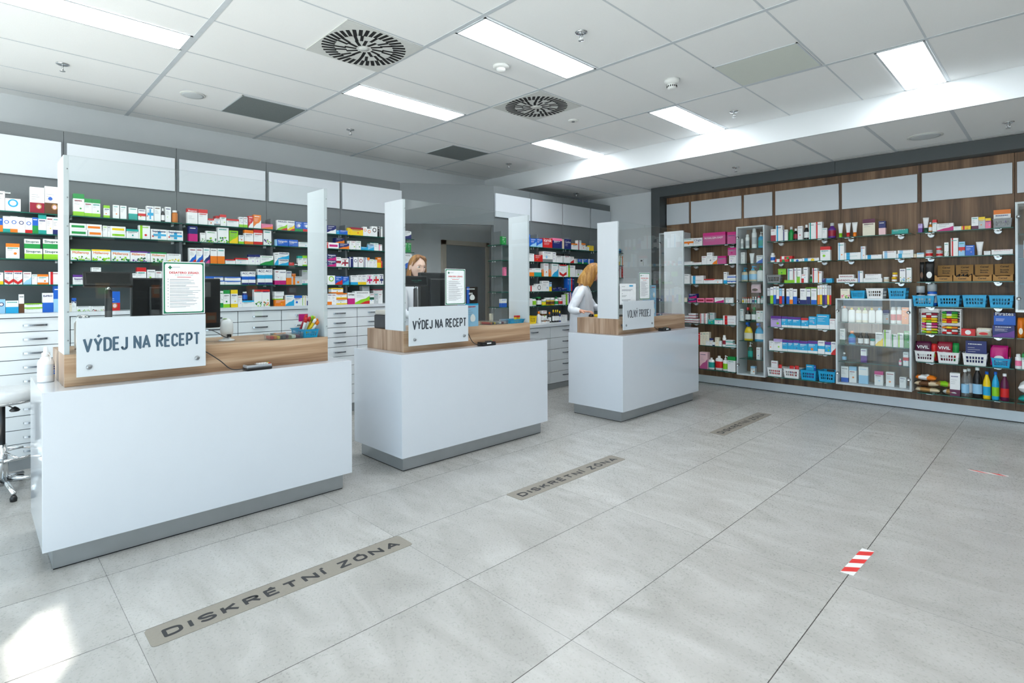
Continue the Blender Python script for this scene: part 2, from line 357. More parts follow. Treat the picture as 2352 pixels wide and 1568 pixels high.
# shop front behind the camera: piers, sill and head around large openings, one added sun hole high up
def facade():
    m = MB(); y0, y1 = YF - 0.12, YF
    zt = 2.25
    x0, x1 = XL, XR
    m.box((x0, y0, 0), (x1, y1, .12), m_paint)
    for a, b_ in ((x0, x0 + 1.3), (-3.2, -3.05), (-.15, 0.0), (x1 - .2, x1)): m.box((a, y0, .12), (b_, y1, zt), m_paint)
    # added hole in the head wall, outlined to cast the floor sun patch
    tgt = [on(2, 0, 158, 1338), on(2, 0, 184, 1412), on(2, 0, 178, 1462), on(2, 0, 78, 1590), on(2, 0, 40, 1600), on(2, 0, 18, 1472)]
    k = []
    for p in tgt:
        t = (p.y - y1) / SUN_DIR.y; q = p - SUN_DIR * t; k.append((q.x, q.z))
    bx0 = min(a for a, _ in k) - .05; bx1 = max(a for a, _ in k) + .05; bz0 = min(c for _, c in k) - .03; bz1 = max(c for _, c in k) + .03
    m.box((x0, y0, zt), (bx0, y1, CEIL), m_paint); m.box((bx1, y0, zt), (x1, y1, CEIL), m_paint)
    m.box((bx0, y0, zt), (bx1, y1, bz0), m_paint); m.box((bx0, y0, bz1), (bx1, y1, CEIL), m_paint)
    # thin plate round the hole
    cx = sum(a for a, _ in k) / len(k); cz = sum(c for _, c in k) / len(k)
    n = len(k); vs = []
    for a, c in k: vs.append((a, y1 - .001, c))
    for a, c in k:
        dx, dz = a - cx, c - cz; s = min((bx1 - cx if dx > 0 else cx - bx0) / max(abs(dx), 1e-6), (bz1 - cz if dz > 0 else cz - bz0) / max(abs(dz), 1e-6)); vs.append((cx + dx * s, y1 - .001, cz + dz * s))
    fs = []
    for i in range(n):
        j = (i + 1) % n; fs.append((i, j, n + j, n + i))
    m.add(vs, fs, m_paint)
    corners = [(bx0, bz0), (bx1, bz0), (bx1, bz1), (bx0, bz1)]
    for (ca, cc) in corners:      # fill the corner triangles
        best = sorted(range(n), key=lambda i: (vs[n + i][0] - ca) ** 2 + (vs[n + i][2] - cc) ** 2)
        for i in range(n):
            j = (i + 1) % n; A = vs[n + i]; B = vs[n + j]
            onA = (abs(A[0] - ca) < 1e-4 or abs(A[2] - cc) < 1e-4); onB = (abs(B[0] - ca) < 1e-4 or abs(B[2] - cc) < 1e-4)
            if onA and onB and not (abs(A[0] - B[0]) < 1e-4 or abs(A[2] - B[2]) < 1e-4): m.add([A, B, (ca, y1 - .001, cc)], [(0, 1, 2)], m_paint)
    struct(m.obj('wall_front'))
facade()
# pavement outside, so the daylight has something to come back from
struct(MB().box((-30, -30, -.12), (30, YF - .12, -.06), mat('pavement_concrete', rgb(225, 224, 220), .9, nscale=4)).obj('ground'))

# ---- ceiling fittings
def lamp(x, y0, y1, lab, frame_w=0.012):
    t = tag(empty('ceiling_light', (x, (y0 + y1) / 2, CEIL)), lab, 'ceiling light', 'recessed ceiling light panels')
    hw = 0.145; h = (y1 - y0) / 2
    f = MB()
    for a, c in (((-hw, -h, -.004), (-hw + .014, h, -.0026)), ((hw - .014, -h, -.004), (hw, h, -.0026)), ((-hw, -h, -.004), (hw, -h + .016, -.0026)), ((-hw, h - .016, -.004), (hw, h, -.0026))): f.box(a, c, m_rail)
    f.obj('frame', t)
    MB().box((-hw + .014, -h + .016, -.0034), (hw - .014, h - .016, -.0028), m_lamp).obj('diffuser', t)
LT = [(-4.095, -.09, 1.07, 'long lit ceiling panel at upper left, cut by the top edge'),
      (-2.595, 2.305, 3.47, 'largest lit ceiling panel, between the two black slotted air diffusers'),
      (-4.105, 2.305, 3.47, 'lit ceiling panel over the middle white counter, left of the far diffuser'),
      (-2.595, 4.705, 5.80, 'lit ceiling panel ending against the white ceiling step, beside the smoke detector'),
      (-4.11, 4.705, 5.80, 'farthest lit ceiling panel, over the third counter'),
      (-0.79, 4.705, 5.80, 'short wide lit ceiling panel at upper right beside the step')]
for x, y0, y1, lab in LT: lamp(x, y0, y1, lab)
lamp(-0.79, 2.305, 3.47, 'lit ceiling panel outside the picture to the right'); lamp(-1.1, -.09, 1.07, 'lit ceiling panel behind the camera'); lamp(1.2, 2.305, 3.47, 'lit ceiling panel near the right wall'); lamp(1.2, 4.705, 5.8, 'lit ceiling panel in the far right of the shop')
m_dif = mat('diffuser_plate_beige', rgb(214, 217, 214), 0.5)
def diffuser(x, y, lab):
    t = tag(empty('air_diffuser', (x, y, CEIL)), lab, 'air vent', 'square swirl air diffusers')
    p = MB().box((-.292, -.292, -.006), (.292, .292, -.001), m_dif)
    p.obj('face_plate', t)
    s = MB(); 
    for ring, (r0, r1, n, ph, wd) in enumerate(((0.195, 0.288, 40, 0, .0125), (0.120, 0.205, 26, .1, .0105), (0.05, 0.135, 12, .05, .011))):
        for k in range(n):
            a = 2 * math.pi * k / n + ph; ca, sa = math.cos(a), math.sin(a); tl = 0.16
            ux_, uy_ = math.cos(a + tl), math.sin(a + tl); vx, vy = -uy_, ux_
            cx, cy = ca * (r0 + r1) / 2, sa * (r0 + r1) / 2; h = (r1 - r0) / 2 * 0.95
            if ring == 1 and k % 3 == 0: continue
            s.add([(cx + ux_ * i * h + vx * j * wd, cy + uy_ * i * h + vy * j * wd, -.0068) for i, j in ((-1, -1), (-1, 1), (1, 1), (1, -1))], [(0, 1, 2, 3)], m_black)
    s.obj('slot_pattern', t)
    MB().lathe([(.036, -.004), (.036, -.0075), (.008, -.008)], m_dif, 20).obj('hub', t)
diffuser(-3.345, 1.99, 'black slotted round air diffuser nearest the camera in the ceiling')
diffuser(-3.345, 3.79, 'black slotted round air diffuser farther back beyond the largest light')
m_perf = mat('perforated_grey_grille', rgb(120, 128, 128), 0.6, noise=0.35, nscale=160)
m_perf2 = mat('perforated_pale_grille', rgb(216, 222, 214), 0.6, noise=0.05, nscale=160)
def grille(x0, x1, y0, y1, m, lab):
    t = tag(empty('air_grille', ((x0 + x1) / 2, (y0 + y1) / 2, CEIL)), lab, 'air vent'); hx = (x1 - x0) / 2; hy = (y1 - y0) / 2
    MB().box((-hx + .01, -hy + .01, -.005), (hx - .01, hy - .01, -.001), m).obj('perforated_panel', t)
    f = MB()
    for a, c in (((-hx, -hy), (hx, -hy + .01)), ((-hx, hy - .01), (hx, hy)), ((-hx, -hy), (-hx + .01, hy)), ((hx - .01, -hy), (hx, hy))): f.box((a[0], a[1], -.006), (c[0], c[1], -.001), m_rail)
    f.obj('frame', t)
grille(-5.437, -4.86, 1.70, 2.285, m_perf, 'dark grey square grille in the ceiling above the left drawers')
grille(-5.437, -4.9, 4.09, 4.687, m_perf, 'dark grey square grille above the doorway, farther back')
grille(-1.837, -1.25, 4.10, 4.66, m_perf2, 'pale perforated square panel between the rails at upper right')
m_spk = mat('speaker_grille_white', rgb(212, 218, 220), 0.6, noise=.1, nscale=300)
def speaker(x, y, z, r, lab):
    t = tag(empty('ceiling_speaker', (x, y, z)), lab, 'speaker'); MB().lathe([(r, 0), (r, -.006), (r * .93, -.009)], m_dif, 32).obj('rim', t); MB().lathe([(r * .92, -.0085), (r * .7, -.0105), (.001, -.011)], m_spk, 32).obj('grille', t)
speaker(-5.149, 1.388, CEIL, .098, 'flat round ceiling speaker left of the near grey grille'); speaker(-.921, 6.69, LOWC, .14, 'large round speaker in the lowered ceiling at right')
m_det = mat('detector_plastic_white', rgb(232, 234, 232), 0.4)
t = tag(empty('smoke_detector', (-2.914, 2.903, CEIL)), 'low round white motion detector beside the largest light', 'detector'); MB().lathe([(.062, 0), (.062, -.012), (.05, -.02)], m_det, 28).obj('base', t); MB().lathe([(.035, -.018), (.034, -.032), (.02, -.043), (.002, -.046)], m_det, 24).obj('lens', t)
t = tag(empty('smoke_detector', (-2.17, 4.104, CEIL)), 'white smoke detector hanging with slotted sensing cage', 'detector'); MB().lathe([(.06, 0), (.06, -.02), (.045, -.038)], m_det, 28).obj('base', t)
g = MB().lathe([(.034, -.036), (.036, -.05), (.036, -.068), (.02, -.078)], m_det, 20)
for k in range(14): a = k * math.tau / 14; g.box((.0365 * math.cos(a) - .003, .0365 * math.sin(a) - .003, -.064), (.0365 * math.cos(a) + .003, .0365 * math.sin(a) + .003, -.05), m_black)
g.obj('sensing_cage', t)
t = tag(empty('smoke_detector', (-3.373, 4.377, CEIL)), 'tiny flat white disc detector beside the far diffuser', 'detector'); MB().lathe([(.05, 0), (.05, -.008), (.035, -.014)], m_det, 24).obj('base', t); MB().lathe([(.02, -.013), (.015, -.018)], m_grey, 12).obj('sensor', t)
SPR = [(-5.098, .496, CEIL, 'leftmost chrome ceiling sprinkler, at the upper left'), (-5.165, 2.903, CEIL, 'chrome sprinkler right of the near grey grille'), (-5.15, 5.27, CEIL, 'small chrome sprinkler beside the far grey grille'),
       (-2.172, 2.906, CEIL, 'nearest chrome sprinkler, at top beside the largest light'), (-2.162, 5.289, CEIL, 'chrome sprinkler near the white ceiling step'),
       (-2.734, 6.733, LOWC, 'chrome sprinkler in the middle of the lowered ceiling'), (-.337, 6.671, LOWC, 'chrome sprinkler at far right in the lowered ceiling'), (-5.144, 6.74, LOWC, 'farthest sprinkler, in the dark end of the lowered ceiling')]
s0 = None
for x, y, z, lab in SPR:
    if s0 is None:
        s0 = empty('fire_sprinkler'); r0 = s0
        pr = [MB().lathe([(.042, 0), (.042, -.004), (.03, -.010), (.012, -.012)], m_chrome, 20).obj('flange', s0),
              MB().lathe([(.006, -.012), (.006, -.05)], m_chrome, 8).tube([(-.012, 0, -.02), (-.016, 0, -.035), (0, 0, -.052)], .0022, m_chrome, 6).tube([(.012, 0, -.02), (.016, 0, -.035), (0, 0, -.052)], .0022, m_chrome, 6).obj('stem', s0),
              MB().lathe([(.018, -.052), (.018, -.055)], m_chrome, 12).obj('deflector', s0)]
    else:
        r0 = s0.copy(); COL.objects.link(r0)
        for q in pr: c = q.copy(); COL.objects.link(c); c.parent = r0
    r0.location = (x, y, z); tag(r0, lab, 'sprinkler', 'ceiling sprinklers')

# ---- wood wall at the back with its charcoal surround
YP = 7.45
seams = [-4.03, -3.655, -2.928, -2.543, -1.808, -1.068, -.333, .41, 1.15, 1.9, 2.6]
for i in range(len(seams) - 1):
    o = MB().box((seams[i] + .0015, YP, .11), (seams[i + 1] - .0015, YW, 2.70), m_wwall).obj('wall_back_panel')
    struct(o)
struct(MB().box((-4.03, 7.46, 0.0), (XR, YP + .012, .116), m_skirt).box((-4.03, 7.452, .0), (XR, 7.46, .006), m_black).obj('baseboard_back'))
fr = MB()
fr.box((-4.168, 7.25, 2.648), (-1.82, YW, 2.785), m_dkgrey).box((-1.817, 7.25, 2.648), (XR, YW, 2.785), m_dkgrey).box((-4.168, 7.25, 0), (-4.03, YW, 2.648), m_dkgrey)
struct(fr.obj('trim_2'))
PN = [(-4.02, -3.678), (-3.645, -2.948), (-2.914, -2.563), (-2.526, -1.826), (-1.794, -1.090), (-1.051, -.348), (-.315, .39)]
PL = ['small blank white sign board at the left end of the wood wall', 'second blank white sign board from left on the wood wall', 'small blank white board above the tall narrow display case',
      'blank white board above the toothpaste shelves', 'blank white board above the wide low display case', 'large blank white board above the snack baskets', 'blank white board cut off by the right picture edge']
for (a, c), lab in zip(PN, PL):
    tag(MB().bev((a, YP - .022, 2.247), (c, YP - .002, 2.552), m_sign, .002).obj('sign_board'), lab, 'sign board', 'blank white sign boards')

# ---- left grey wall units (section A) and the far ones (section B)
XA, ZA = -5.70, 2.657
SA = [-.28, .56, 1.395, 2.23, 3.07, 3.892]
for i in range(5):
    struct(MB().box((XA - .05, SA[i] + .0015, 1.13), (XA, SA[i + 1] - .0015, ZA), m_grey).obj('wall_left_panel'))
    labs = ['blank white board at the far left edge of the grey wall', 'blank white board above the first counter screen', 'blank white board third from left over the grey shelves', 'blank white board crossed by the white post, fourth from left', 'blank white board at the end of the near grey wall']
    tag(MB().bev((XA, SA[i] + .02, 2.25), (XA + .022, SA[i + 1] - (.018 if i < 4 else -.01), 2.556), m_sign, .002).obj('sign_board'), labs[i], 'sign board', 'blank white sign boards')
XB = -5.05
SB = [4.885, 5.58, 6.27, 6.95, 7.505]
for i in range(4):
    struct(MB().box((XB - .05, SB[i] + .0012, .8), (XB, SB[i + 1] - .0012, ZA), m_grey).obj('wall_left_panel'))
    labs = ['blank white board on the far grey wall, right of the doorway', 'second blank white board of the far grey wall', 'third blank white board of the far grey wall', 'last blank white board of the far grey wall, beside the third counter post']
    tag(MB().bev((XB, SB[i] + .02, 2.256), (XB + .022, SB[i + 1] - .012, 2.56), m_sign, .002).obj('sign_board'), labs[i], 'sign board', 'blank white sign boards')
# slanted fascia over the doorway
d = Vector((XB - XA, SB[0] - SA[5], 0)); n = Vector((d.y, -d.x, 0)).normalized()
fa = MB(); p0 = Vector((XA, SA[5], 0)); p1 = Vector((XB, SB[0], 0)); q0 = p0 - n * .04; q1 = p1 - n * .04
vs = [(p.x, p.y, z) for z in (2.15, ZA) for p in (p0, p1, q1, q0)]
fa.add(vs, [(0, 1, 5, 4), (1, 2, 6, 5), (2, 3, 7, 6), (3, 0, 4, 7), (0, 3, 2, 1), (4, 5, 6, 7)], m_grey)
struct(fa.obj('trim_3'))
# the passage behind the fascia: return walls, beige end wall and a grey door
struct(MB().box((XL, 3.90, 0), (XA - .05, 3.94, 2.5), m_beige).box((XL, 3.94, 2.45), (XA - .03, 3.95, 2.5), m_beige).obj('wall_passage_left'))
m_door = mat('grey_blue_door', rgb(160, 170, 176), 0.5)
ya = on(0, XL, 1022, 600).y; yb = on(0, XL, 1112, 600).y; zt = on(0, XL, 1070, 565).z
dr = MB().box((XL + .002, ya, .01), (XL + .03, yb, zt), m_door); dd = struct(dr.obj('door_1'))
h = MB().box((XL + .03, ya + .06, 1.02), (XL + .07, ya + .08, 1.04), m_chrome).box((XL + .06, ya + .06, 1.02), (XL + .075, ya + .18, 1.04), m_chrome).obj('door_handle', dd)
struct(MB().box((XL + .001, ya - .07, 0), (XL + .045, ya - .004, zt + .07), m_beige).box((XL + .001, yb + .004, 0), (XL + .045, yb + .07, zt + .07), m_beige).box((XL + .001, ya - .07, zt + .004), (XL + .045, yb + .07, zt + .07), m_beige).obj('trim_4'))

# ================================================================ drawer cabinets
m_gap = mat('shadow_gap', rgb(70, 76, 84), 0.6)
m_draw = mat('drawer_front_white', rgb(226, 232, 235), 0.35, noise=0.015, nscale=12)
m_hand = mat('satin_steel_handle', rgb(150, 158, 165), 0.25, metal=0.9)
m_hint = mat('faint_grey_print', rgb(120, 124, 130), 0.5)
def cabinet(x, y0, y1, ztop, rows, pitch, zb, depth, lab, group, hw=.07):
    """front face at local x=0, runs along +y"""
    t = tag(empty('drawer_cabinet', (x, y0, 0)), lab, 'drawer cabinet', group); w = y1 - y0
    MB().box((-depth, .001, zb), (-.012, w - .001, ztop), m_gap).obj('body', t)
    MB().box((-depth, .001, 0), (-.022, w - .001, zb - .003), m_alu).obj('plinth', t)
    first = None
    for k in range(rows):
        z1 = ztop - .003 - k * pitch; z0 = z1 - pitch + .005
        if first is None:
            d0 = MB().bev((-.016, .003, z0 - z1), (0, w - .003, 0), m_draw, .0015)
            if hw > .05: pass
            first = d0.obj('drawer', t); first.location = (0, 0, z1)
            hm = MB(); hy = w * .5
            cv = smooth_curve([(0, hy - .072, 0), (.010, hy - .068, 0), (.024, hy - .045, 0), (.028, hy, 0), (.024, hy + .045, 0), (.010, hy + .068, 0), (0, hy + .072, 0)], 4); nc = len(cv)
            hm.add([(p.x * s_, p.y, z_) for s_ in (1, .86) for z_ in (-.060, -.046) for p in cv], [(i, i + 1, nc + i + 1, nc + i) for i in range(nc - 1)] + [(2 * nc + i, 3 * nc + i, 3 * nc + i + 1, 2 * nc + i + 1) for i in range(nc - 1)] + [(nc + i, nc + i + 1, 3 * nc + i + 1, 3 * nc + i) for i in range(nc - 1)] + [(i, 2 * nc + i, 2 * nc + i + 1, i + 1) for i in range(nc - 1)], m_hand, False)
            hh = hm.obj('handle', first)
        else:
            d = first.copy(); COL.objects.link(d); d.parent = t; d.location = (0, 0, z1)
            h_ = hh.copy(); COL.objects.link(h_); h_.parent = d
    return t
ca = [-.28, .14, .56, .98, 1.395, 1.815, 2.23, 2.65, 3.07, 3.48, 3.892]
ordn = ['first', 'second', 'third', 'fourth', 'fifth', 'sixth', 'seventh', 'eighth', 'ninth', 'tenth']
wh = ['at the far left edge of the picture, beside the bar stool', 'left of the first counter, behind the spray bottle', 'behind the left post of the first counter', 'hidden behind the first prescription sign', 'behind the tall black monitor', 'behind the white scanner on the first counter',
      'behind the candy boxes of the first counter', 'just right of the first counter screen', 'between the first and second counters', 'behind the left side of the second counter']
for i in range(10):
    cabinet(-5.33, ca[i], ca[i + 1], 1.132, 10, .1037, .095, .36, 'white drawer cabinet ' + wh[i], 'white drawer cabinets on the near grey wall')
cb = [4.885, 5.50, 6.15, 6.82, 7.505]
wh = ['of the far wall, left of the seam', 'seen between the second and third counters', 'of the far wall, partly behind the third counter', 'in the far corner behind the third counter']
for i in range(4):
    cabinet(-4.63, cb[i], cb[i + 1], .828, 5, .1495, .075, .42, 'low white drawer cabinet ' + wh[i], 'low drawer cabinets of the far grey wall', .05)
tag(MB().bev((XA + .003, -.28, 1.135), (-5.312, 3.9, 1.165), m_white, .002).obj('worktop'), 'long white worktop over the near wall of drawers', 'worktop')
tag(MB().bev((XB + .003, 4.885, .831), (-4.612, 7.505, .865), m_white, .002).obj('worktop'), 'white worktop over the low far drawers', 'worktop')

# ================================================================ shelf dividers and glass shelves on the left
m_blok = mat('slate_grey_divider', rgb(118, 124, 128), 0.45)
DA = ['behind the left post of the first counter', 'right of the amber pill bottle', 'right of the orange syrup boxes', 'right of the white post, near the yellow box', 'at the end of the near shelves by the doorway']
for i in range(1, 6):
    y = SA[i] - .012 if i < 5 else SA[i] - .024
    tag(MB().bev((XA + .001, y, 1.166), (XA + .135, y + .024, 2.055), m_blok, .001).obj('shelf_divider'), 'upright grey shelf divider ' + DA[i - 1], 'shelf divider', 'upright grey dividers')
DB = ['at the doorway side of the far wall', 'left of the red box on the far wall', 'behind the navy box on the far wall', 'behind the second assistant', 'at the end of the far wall']
for i in range(5):
    y = SB[i] - .012 if i else SB[0] + .003
    if i == 4: y = SB[4] - .03
    tag(MB().bev((XB + .001, y, .866), (XB + .135, y + .024, 2.06), m_blok, .001).obj('shelf_divider'), 'upright grey shelf divider ' + DB[i], 'shelf divider', 'upright grey dividers')
m_stud = mat('white_shelf_stud', rgb(235, 238, 240), 0.3)
_GS = {}
def gshelf_left(x0, x1, y0, y1, z, lab, group):
    key = (round(x1 - x0, 3), round(y1 - y0, 3), 'L')
    if key not in _GS:
        w = y1 - y0
        m = MB().box((x0 - x1, 0, -.008), (-.001, w, 0), m_shelfd, 'xyYzZ').box((-.001, 0, -.008), (0, w, 0), m_edge); m.box((x0 - x1, -.0006, -.008), (-.001, 0, 0), m_edge, 'y')
        o = m.obj('glass_shelf'); b_ = [MB().lathe([(.007, -.009), (.007, -.022)], m_stud, 10, (xx, yy, 0)).obj('support_stud', o) for yy in (.02, w - .045) for xx in (-.135, -.175)]
        _GS[key] = (o, b_)
    else:
        o = _GS[key][0].copy(); COL.objects.link(o)
        for q in _GS[key][1]: b_ = q.copy(); COL.objects.link(b_); b_.parent = o
    o.location = (x1, y0, z); tag(o, lab, 'glass shelf', group); return o
rown = ['topmost', 'second', 'third', 'lowest']
ZSA = [1.935, 1.775, 1.578, 1.382]; ZSB = [1.88, 1.685, 1.49, 1.29, 1.097]
bayA = ['left of the first counter post', 'behind the first prescription counter', 'above the black monitor, second screened bay', 'bay crossed by the white post', 'bay left of the second counter post']
for i in range(5):
    for k, z in enumerate(ZSA):
        gshelf_left(XA + .005, -5.445, SA[i] + .015, SA[i + 1] - .015 if i < 4 else SA[5] + .03, z, f'{rown[k]} green-edged glass shelf, {bayA[i]}', 'glass shelves of the near grey wall')
rown5 = ['topmost', 'second', 'middle', 'fourth', 'lowest']
bayB = ['bay beside the doorway', 'bay left of the second assistant', 'bay behind the second assistant', 'bay in the far corner']
for i in range(4):
    for k, z in enumerate(ZSB):
        gshelf_left(XB + .005, -4.80, SB[i] + .016 if i else 4.775, SB[i + 1] - .014 if i < 3 else SB[4] - .004, z, f'{rown5[k]} glass shelf on the far wall, {bayB[i]}', 'glass shelves of the far grey wall')

# ================================================================ glass shelves on the wood wall
m_brk = mat('polished_bracket', rgb(225, 228, 230), .18, metal=.35)
def gshelf_back(x0, x1, z, lab):
    t = tag(empty('glass_shelf', (x0, 7.18, z)), lab, 'glass shelf', 'glass shelves of the wood wall'); w = x1 - x0
    MB().box((0, 0.001, -.008), (w, .262, 0), m_shelf, 'xXYzZ').box((0, 0, -.008), (w, .001, 0), m_edge).box((w, .001, -.008), (w + .0006, .262, 0), m_edge, 'X').obj('pane', t)
    for xx in (.09, w - .12):
        b_ = MB().bev((xx - .022, .02, -.016), (xx + .022, .12, -.0085), m_chrome, .002)
        # half-round chrome bracket on the wall
        pr = [(math.cos(a) * .033, math.sin(a) * .036) for a in [math.pi * k / 10 + math.pi for k in range(11)]]
        vs = [(xx + p[0], .232, p[1] - .014) for p in pr] + [(xx + p[0] * .86, .205, p[1] * .86 - .014) for p in pr]
        n_ = len(pr); fs = [(i, i + 1, n_ + i + 1, n_ + i) for i in range(n_ - 1)] + [tuple(n_ + i for i in range(n_))]
        b_.add(vs, fs, m_brk, False); b_.tube([(xx, .12, -.014), (xx, .26, -.014)], .008, m_brk, 8)
        b_.obj('bracket', t)
    return t
ZW = [1.90, 1.642, 1.385, 1.13, .845, .553, .232]
BW = {'A': (-3.645, -2.932, 'left bay of the wood wall'), 'B': (-2.536, -1.845, 'toothpaste and plaster bay'), 'C': (-1.783, -1.107, 'bay over the wide display case'), 'D': (-1.06, -.33, 'snack bay'), 'E': (-.31, .40, 'bay at the right picture edge')}
rw = ['topmost', 'second', 'third', 'fourth', 'fifth', 'sixth', 'lowest']
for b_, (x0, x1, nm) in BW.items():
    for k, z in enumerate(ZW):
        if b_ == 'C' and k > 2: continue
        if b_ == 'E' and k < 4: continue
        gshelf_back(x0, x1, z, f'{rw[k]} green-edged glass shelf in the {nm}')

# ================================================================ display cases on the wood wall
def showcase(x0, x1, z0, z1, shelves, lab, y0=7.155, doors=1, back=m_wwall):
    t = tag(empty('display_case', (x0, y0, z0)), lab, 'display case', 'white glass-fronted display cases'); w = x1 - x0; h = z1 - z0; d = YP - y0 - .002; k = .018
    f = MB(); f.bev((0, 0, 0), (k, d, h), m_white, .0015).bev((w - k, 0, 0), (w, d, h), m_white, .0015).bev((k, 0, 0), (w - k, d, k), m_white, .0015).bev((k, 0, h - k), (w - k, d, h), m_white, .0015)
    f.obj('carcass', t)
    for i, s in enumerate(shelves):
        MB().box((k + .002, .03, s - z0 - .006), (w - k - .002, d - .002, s - z0), m_shelf).box((k + .002, .029, s - z0 - .006), (w - k - .002, .03, s - z0), m_edge).obj('inner_shelf', t)
    for i in range(doors):
        a = w / doors * i + .001; c = w / doors * (i + 1) - .001
        dd_ = MB().box((a, -.006, .002), (c, -.001, h - .002), m_glass).obj('glass_door', t)
        hx = a + .022 if (doors == 1 or i == 0) else c - .022
        for zz_ in (.13, h * .5 if h > 1.4 else h - .14, h - .14) if h > 1.4 else (.13, h - .14):
            MB().lathe([(.017, -.016), (.017, -.006)], m_chrome, 14, (hx, 0, zz_), axis=1).obj('hinge_cap', dd_)
    return t
showcase(-2.905, -2.56, .212, 2.11, [1.83, 1.636, 1.408, 1.13, .90, .65, .421], 'tall narrow white display case with lotions between the left bays')
showcase(-1.795, -1.103, .232, 1.205, [.935, .684, .49], 'wide low white display case with two glass doors and sunscreens', doors=2)
showcase(-.318, .40, 1.09, 2.13, [1.83, 1.60, 1.36], 'white display case cut by the right edge of the picture')
showcase(-3.99, -3.66, .212, 2.11, [1.83, 1.636, 1.408, 1.13, .90, .65, .421], 'narrow white display case half hidden behind the third counter screen')

# ================================================================ service counters
m_screw = mat('grey_screw_head', rgb(150, 155, 158), 0.3, metal=.7)
m_signtxt = mat('sign_lettering_slate', rgb(72, 96, 114), 0.45)
m_signtx2 = mat('sign_lettering_charcoal', rgb(58, 66, 74), 0.45)
def counter(ox, oy, lab, lab2, lab3, words, tx, tm, sy0, sy1):
    t = tag(empty('service_counter', (ox, oy, 0)), lab, 'counter', 'white service counters')
    MB().bev((-.672, 0, .11), (0, 1.612, .86), m_gloss, .0015).obj('body', t)
    MB().box((-.632, .042, .006), (-.05, 1.57, .11), m_alu).box((-.63, .044, 0), (-.052, 1.568, .006), m_black).obj('plinth', t)
    w = MB(); w.box((-.625, .095, .8605), (-.112, 1.497, 1.02), m_oakh, mm={'y': m_oakv, 'Y': m_oakv}); w.obj('wooden_upstand', t)
    s = tag(empty('counter_screen', (ox - .112, oy + .095, 1.0205)), lab2, 'protective screen', 'clear counter screens with white posts')
    for yy, sgn in ((0, 1), (1.38, 1)):
        MB().bev((-.25, yy, 0), (-.004, yy + .022, .99), m_white, .0012).obj('post', s)
        q = MB()
        for k in range(7): q.lathe([(.0035, -.0002), (.0035, .0012)], m_screw, 8, (0, yy + .015, .07 + k * .142), axis=0)
        q.obj('screw', s)
    MB().box((-.0034, 0, .0008), (-.0004, 1.402, .988), m_glass).box((-.0034, 0, .988), (-.0004, 1.402, .989), mat('polished_glass_edge', rgb(190, 205, 205), .2), 'Z').obj('pane', s)
    # frosted sign on stand-off pins
    g = tag(empty('counter_sign', (ox - .112, oy + sy0, .91)), lab3, 'sign', 'frosted counter signs'); w_ = sy1 - sy0
    MB().bev((.045, 0, 0), (.053, w_, .292), m_frost, .001).obj('panel', g)
    lb = MB(); stroke_text(lb, words, (.0536, tx[0], .120), (0, 1, 0), (0, 0, 1), tx[1] - tx[0], tx[2], .0112 if sy1 - sy0 < .5 or 'V' == words[0] and 'R' in words[:12] and 'E' in words[:5] else .0092, tm); lb.obj('lettering', g)
    for yy in (.05, w_ - .045):
        MB().lathe([(.009, .0012), (.009, .045)], m_screw, 14, (0, yy, .047), axis=0).lathe([(.012, .053), (.011, .060), (.003, .062)], m_screw, 14, (0, yy, .047), axis=0).obj('stand_off_pin', g)
    return t
counter(-3.285, .237, 'nearest white gloss counter at left with sign and wooden upstand', 'tall white posts with clear screen on the nearest counter', 'largest frosted sign, on the nearest counter, in blue-grey capitals', 'VÝDEJ NA RECEPT', (.025, .56, .072), m_signtxt, .138, .726)
counter(-3.285, 2.250, 'middle white gloss counter with wooden upstand and mask boxes', 'white posts with clear screen on the middle counter', 'frosted sign with dark capitals on the middle counter', 'VÝDEJ NA RECEPT', (.03, .565, .072), m_signtx2, .107, .692)
counter(-2.985, 4.645, 'farthest white gloss counter, reflecting baskets, near the wood wall', 'white posts with clear screen on the farthest counter', 'smallest frosted sign, dark capitals, on the farthest counter', 'VOLNÝ PRODEJ', (.07, .525, .080), m_signtx2, .105, .702)

# ================================================================ floor stickers and tape
m_mat = mat('taupe_floor_sticker', rgb(140, 134, 124), 0.5, noise=.08, nscale=60); m_matt = mat('floor_sticker_lettering', rgb(38, 38, 40), 0.5)
def sticker(x0, x1, y0, y1, lab):
    r = .018; pts = []
    for cx, cy, a0 in ((x1 - r, y0 + r, -90), (x1 - r, y1 - r, 0), (x0 + r, y1 - r, 90), (x0 + r, y0 + r, 180)):
        for k in range(5): a = R(a0 + k * 22.5); pts.append((cx + r * math.cos(a), cy + r * math.sin(a)))
    n = len(pts); cx, cy = (x0 + x1) / 2, (y0 + y1) / 2
    m = MB(); m.add([(p[0] - cx, p[1] - cy, 0) for p in pts] + [(p[0] - cx, p[1] - cy, .0012) for p in pts], [tuple(range(n, 2 * n))] + [(i, (i + 1) % n, n + (i + 1) % n, n + i) for i in range(n)], m_mat)
    stroke_text(m, 'DISKRÉTNÍ ZÓNA', (.036, y0 - cy + .05, .0015), (0, 1, 0), (-1, 0, 0), (y1 - y0) - .10, .062, .0145, m_matt, gap=.34)
    o = m.obj('floor_sticker', loc=(cx, cy, .0003)); tag(o, lab, 'floor sticker', 'discretion zone floor stickers')
sticker(-2.492, -2.352, .487, 1.68, 'nearest taupe floor sticker with large dark capitals')
sticker(-2.50, -2.358, 2.515, 3.71, 'middle taupe floor sticker in front of the middle counter')
sticker(-2.255, -2.113, 4.925, 6.10, 'farthest taupe floor sticker in front of the farthest counter')
m_tr, m_tw = mat('warning_tape_red', rgb(222, 52, 48), 0.45), mat('warning_tape_white', rgb(238, 238, 236), 0.45)
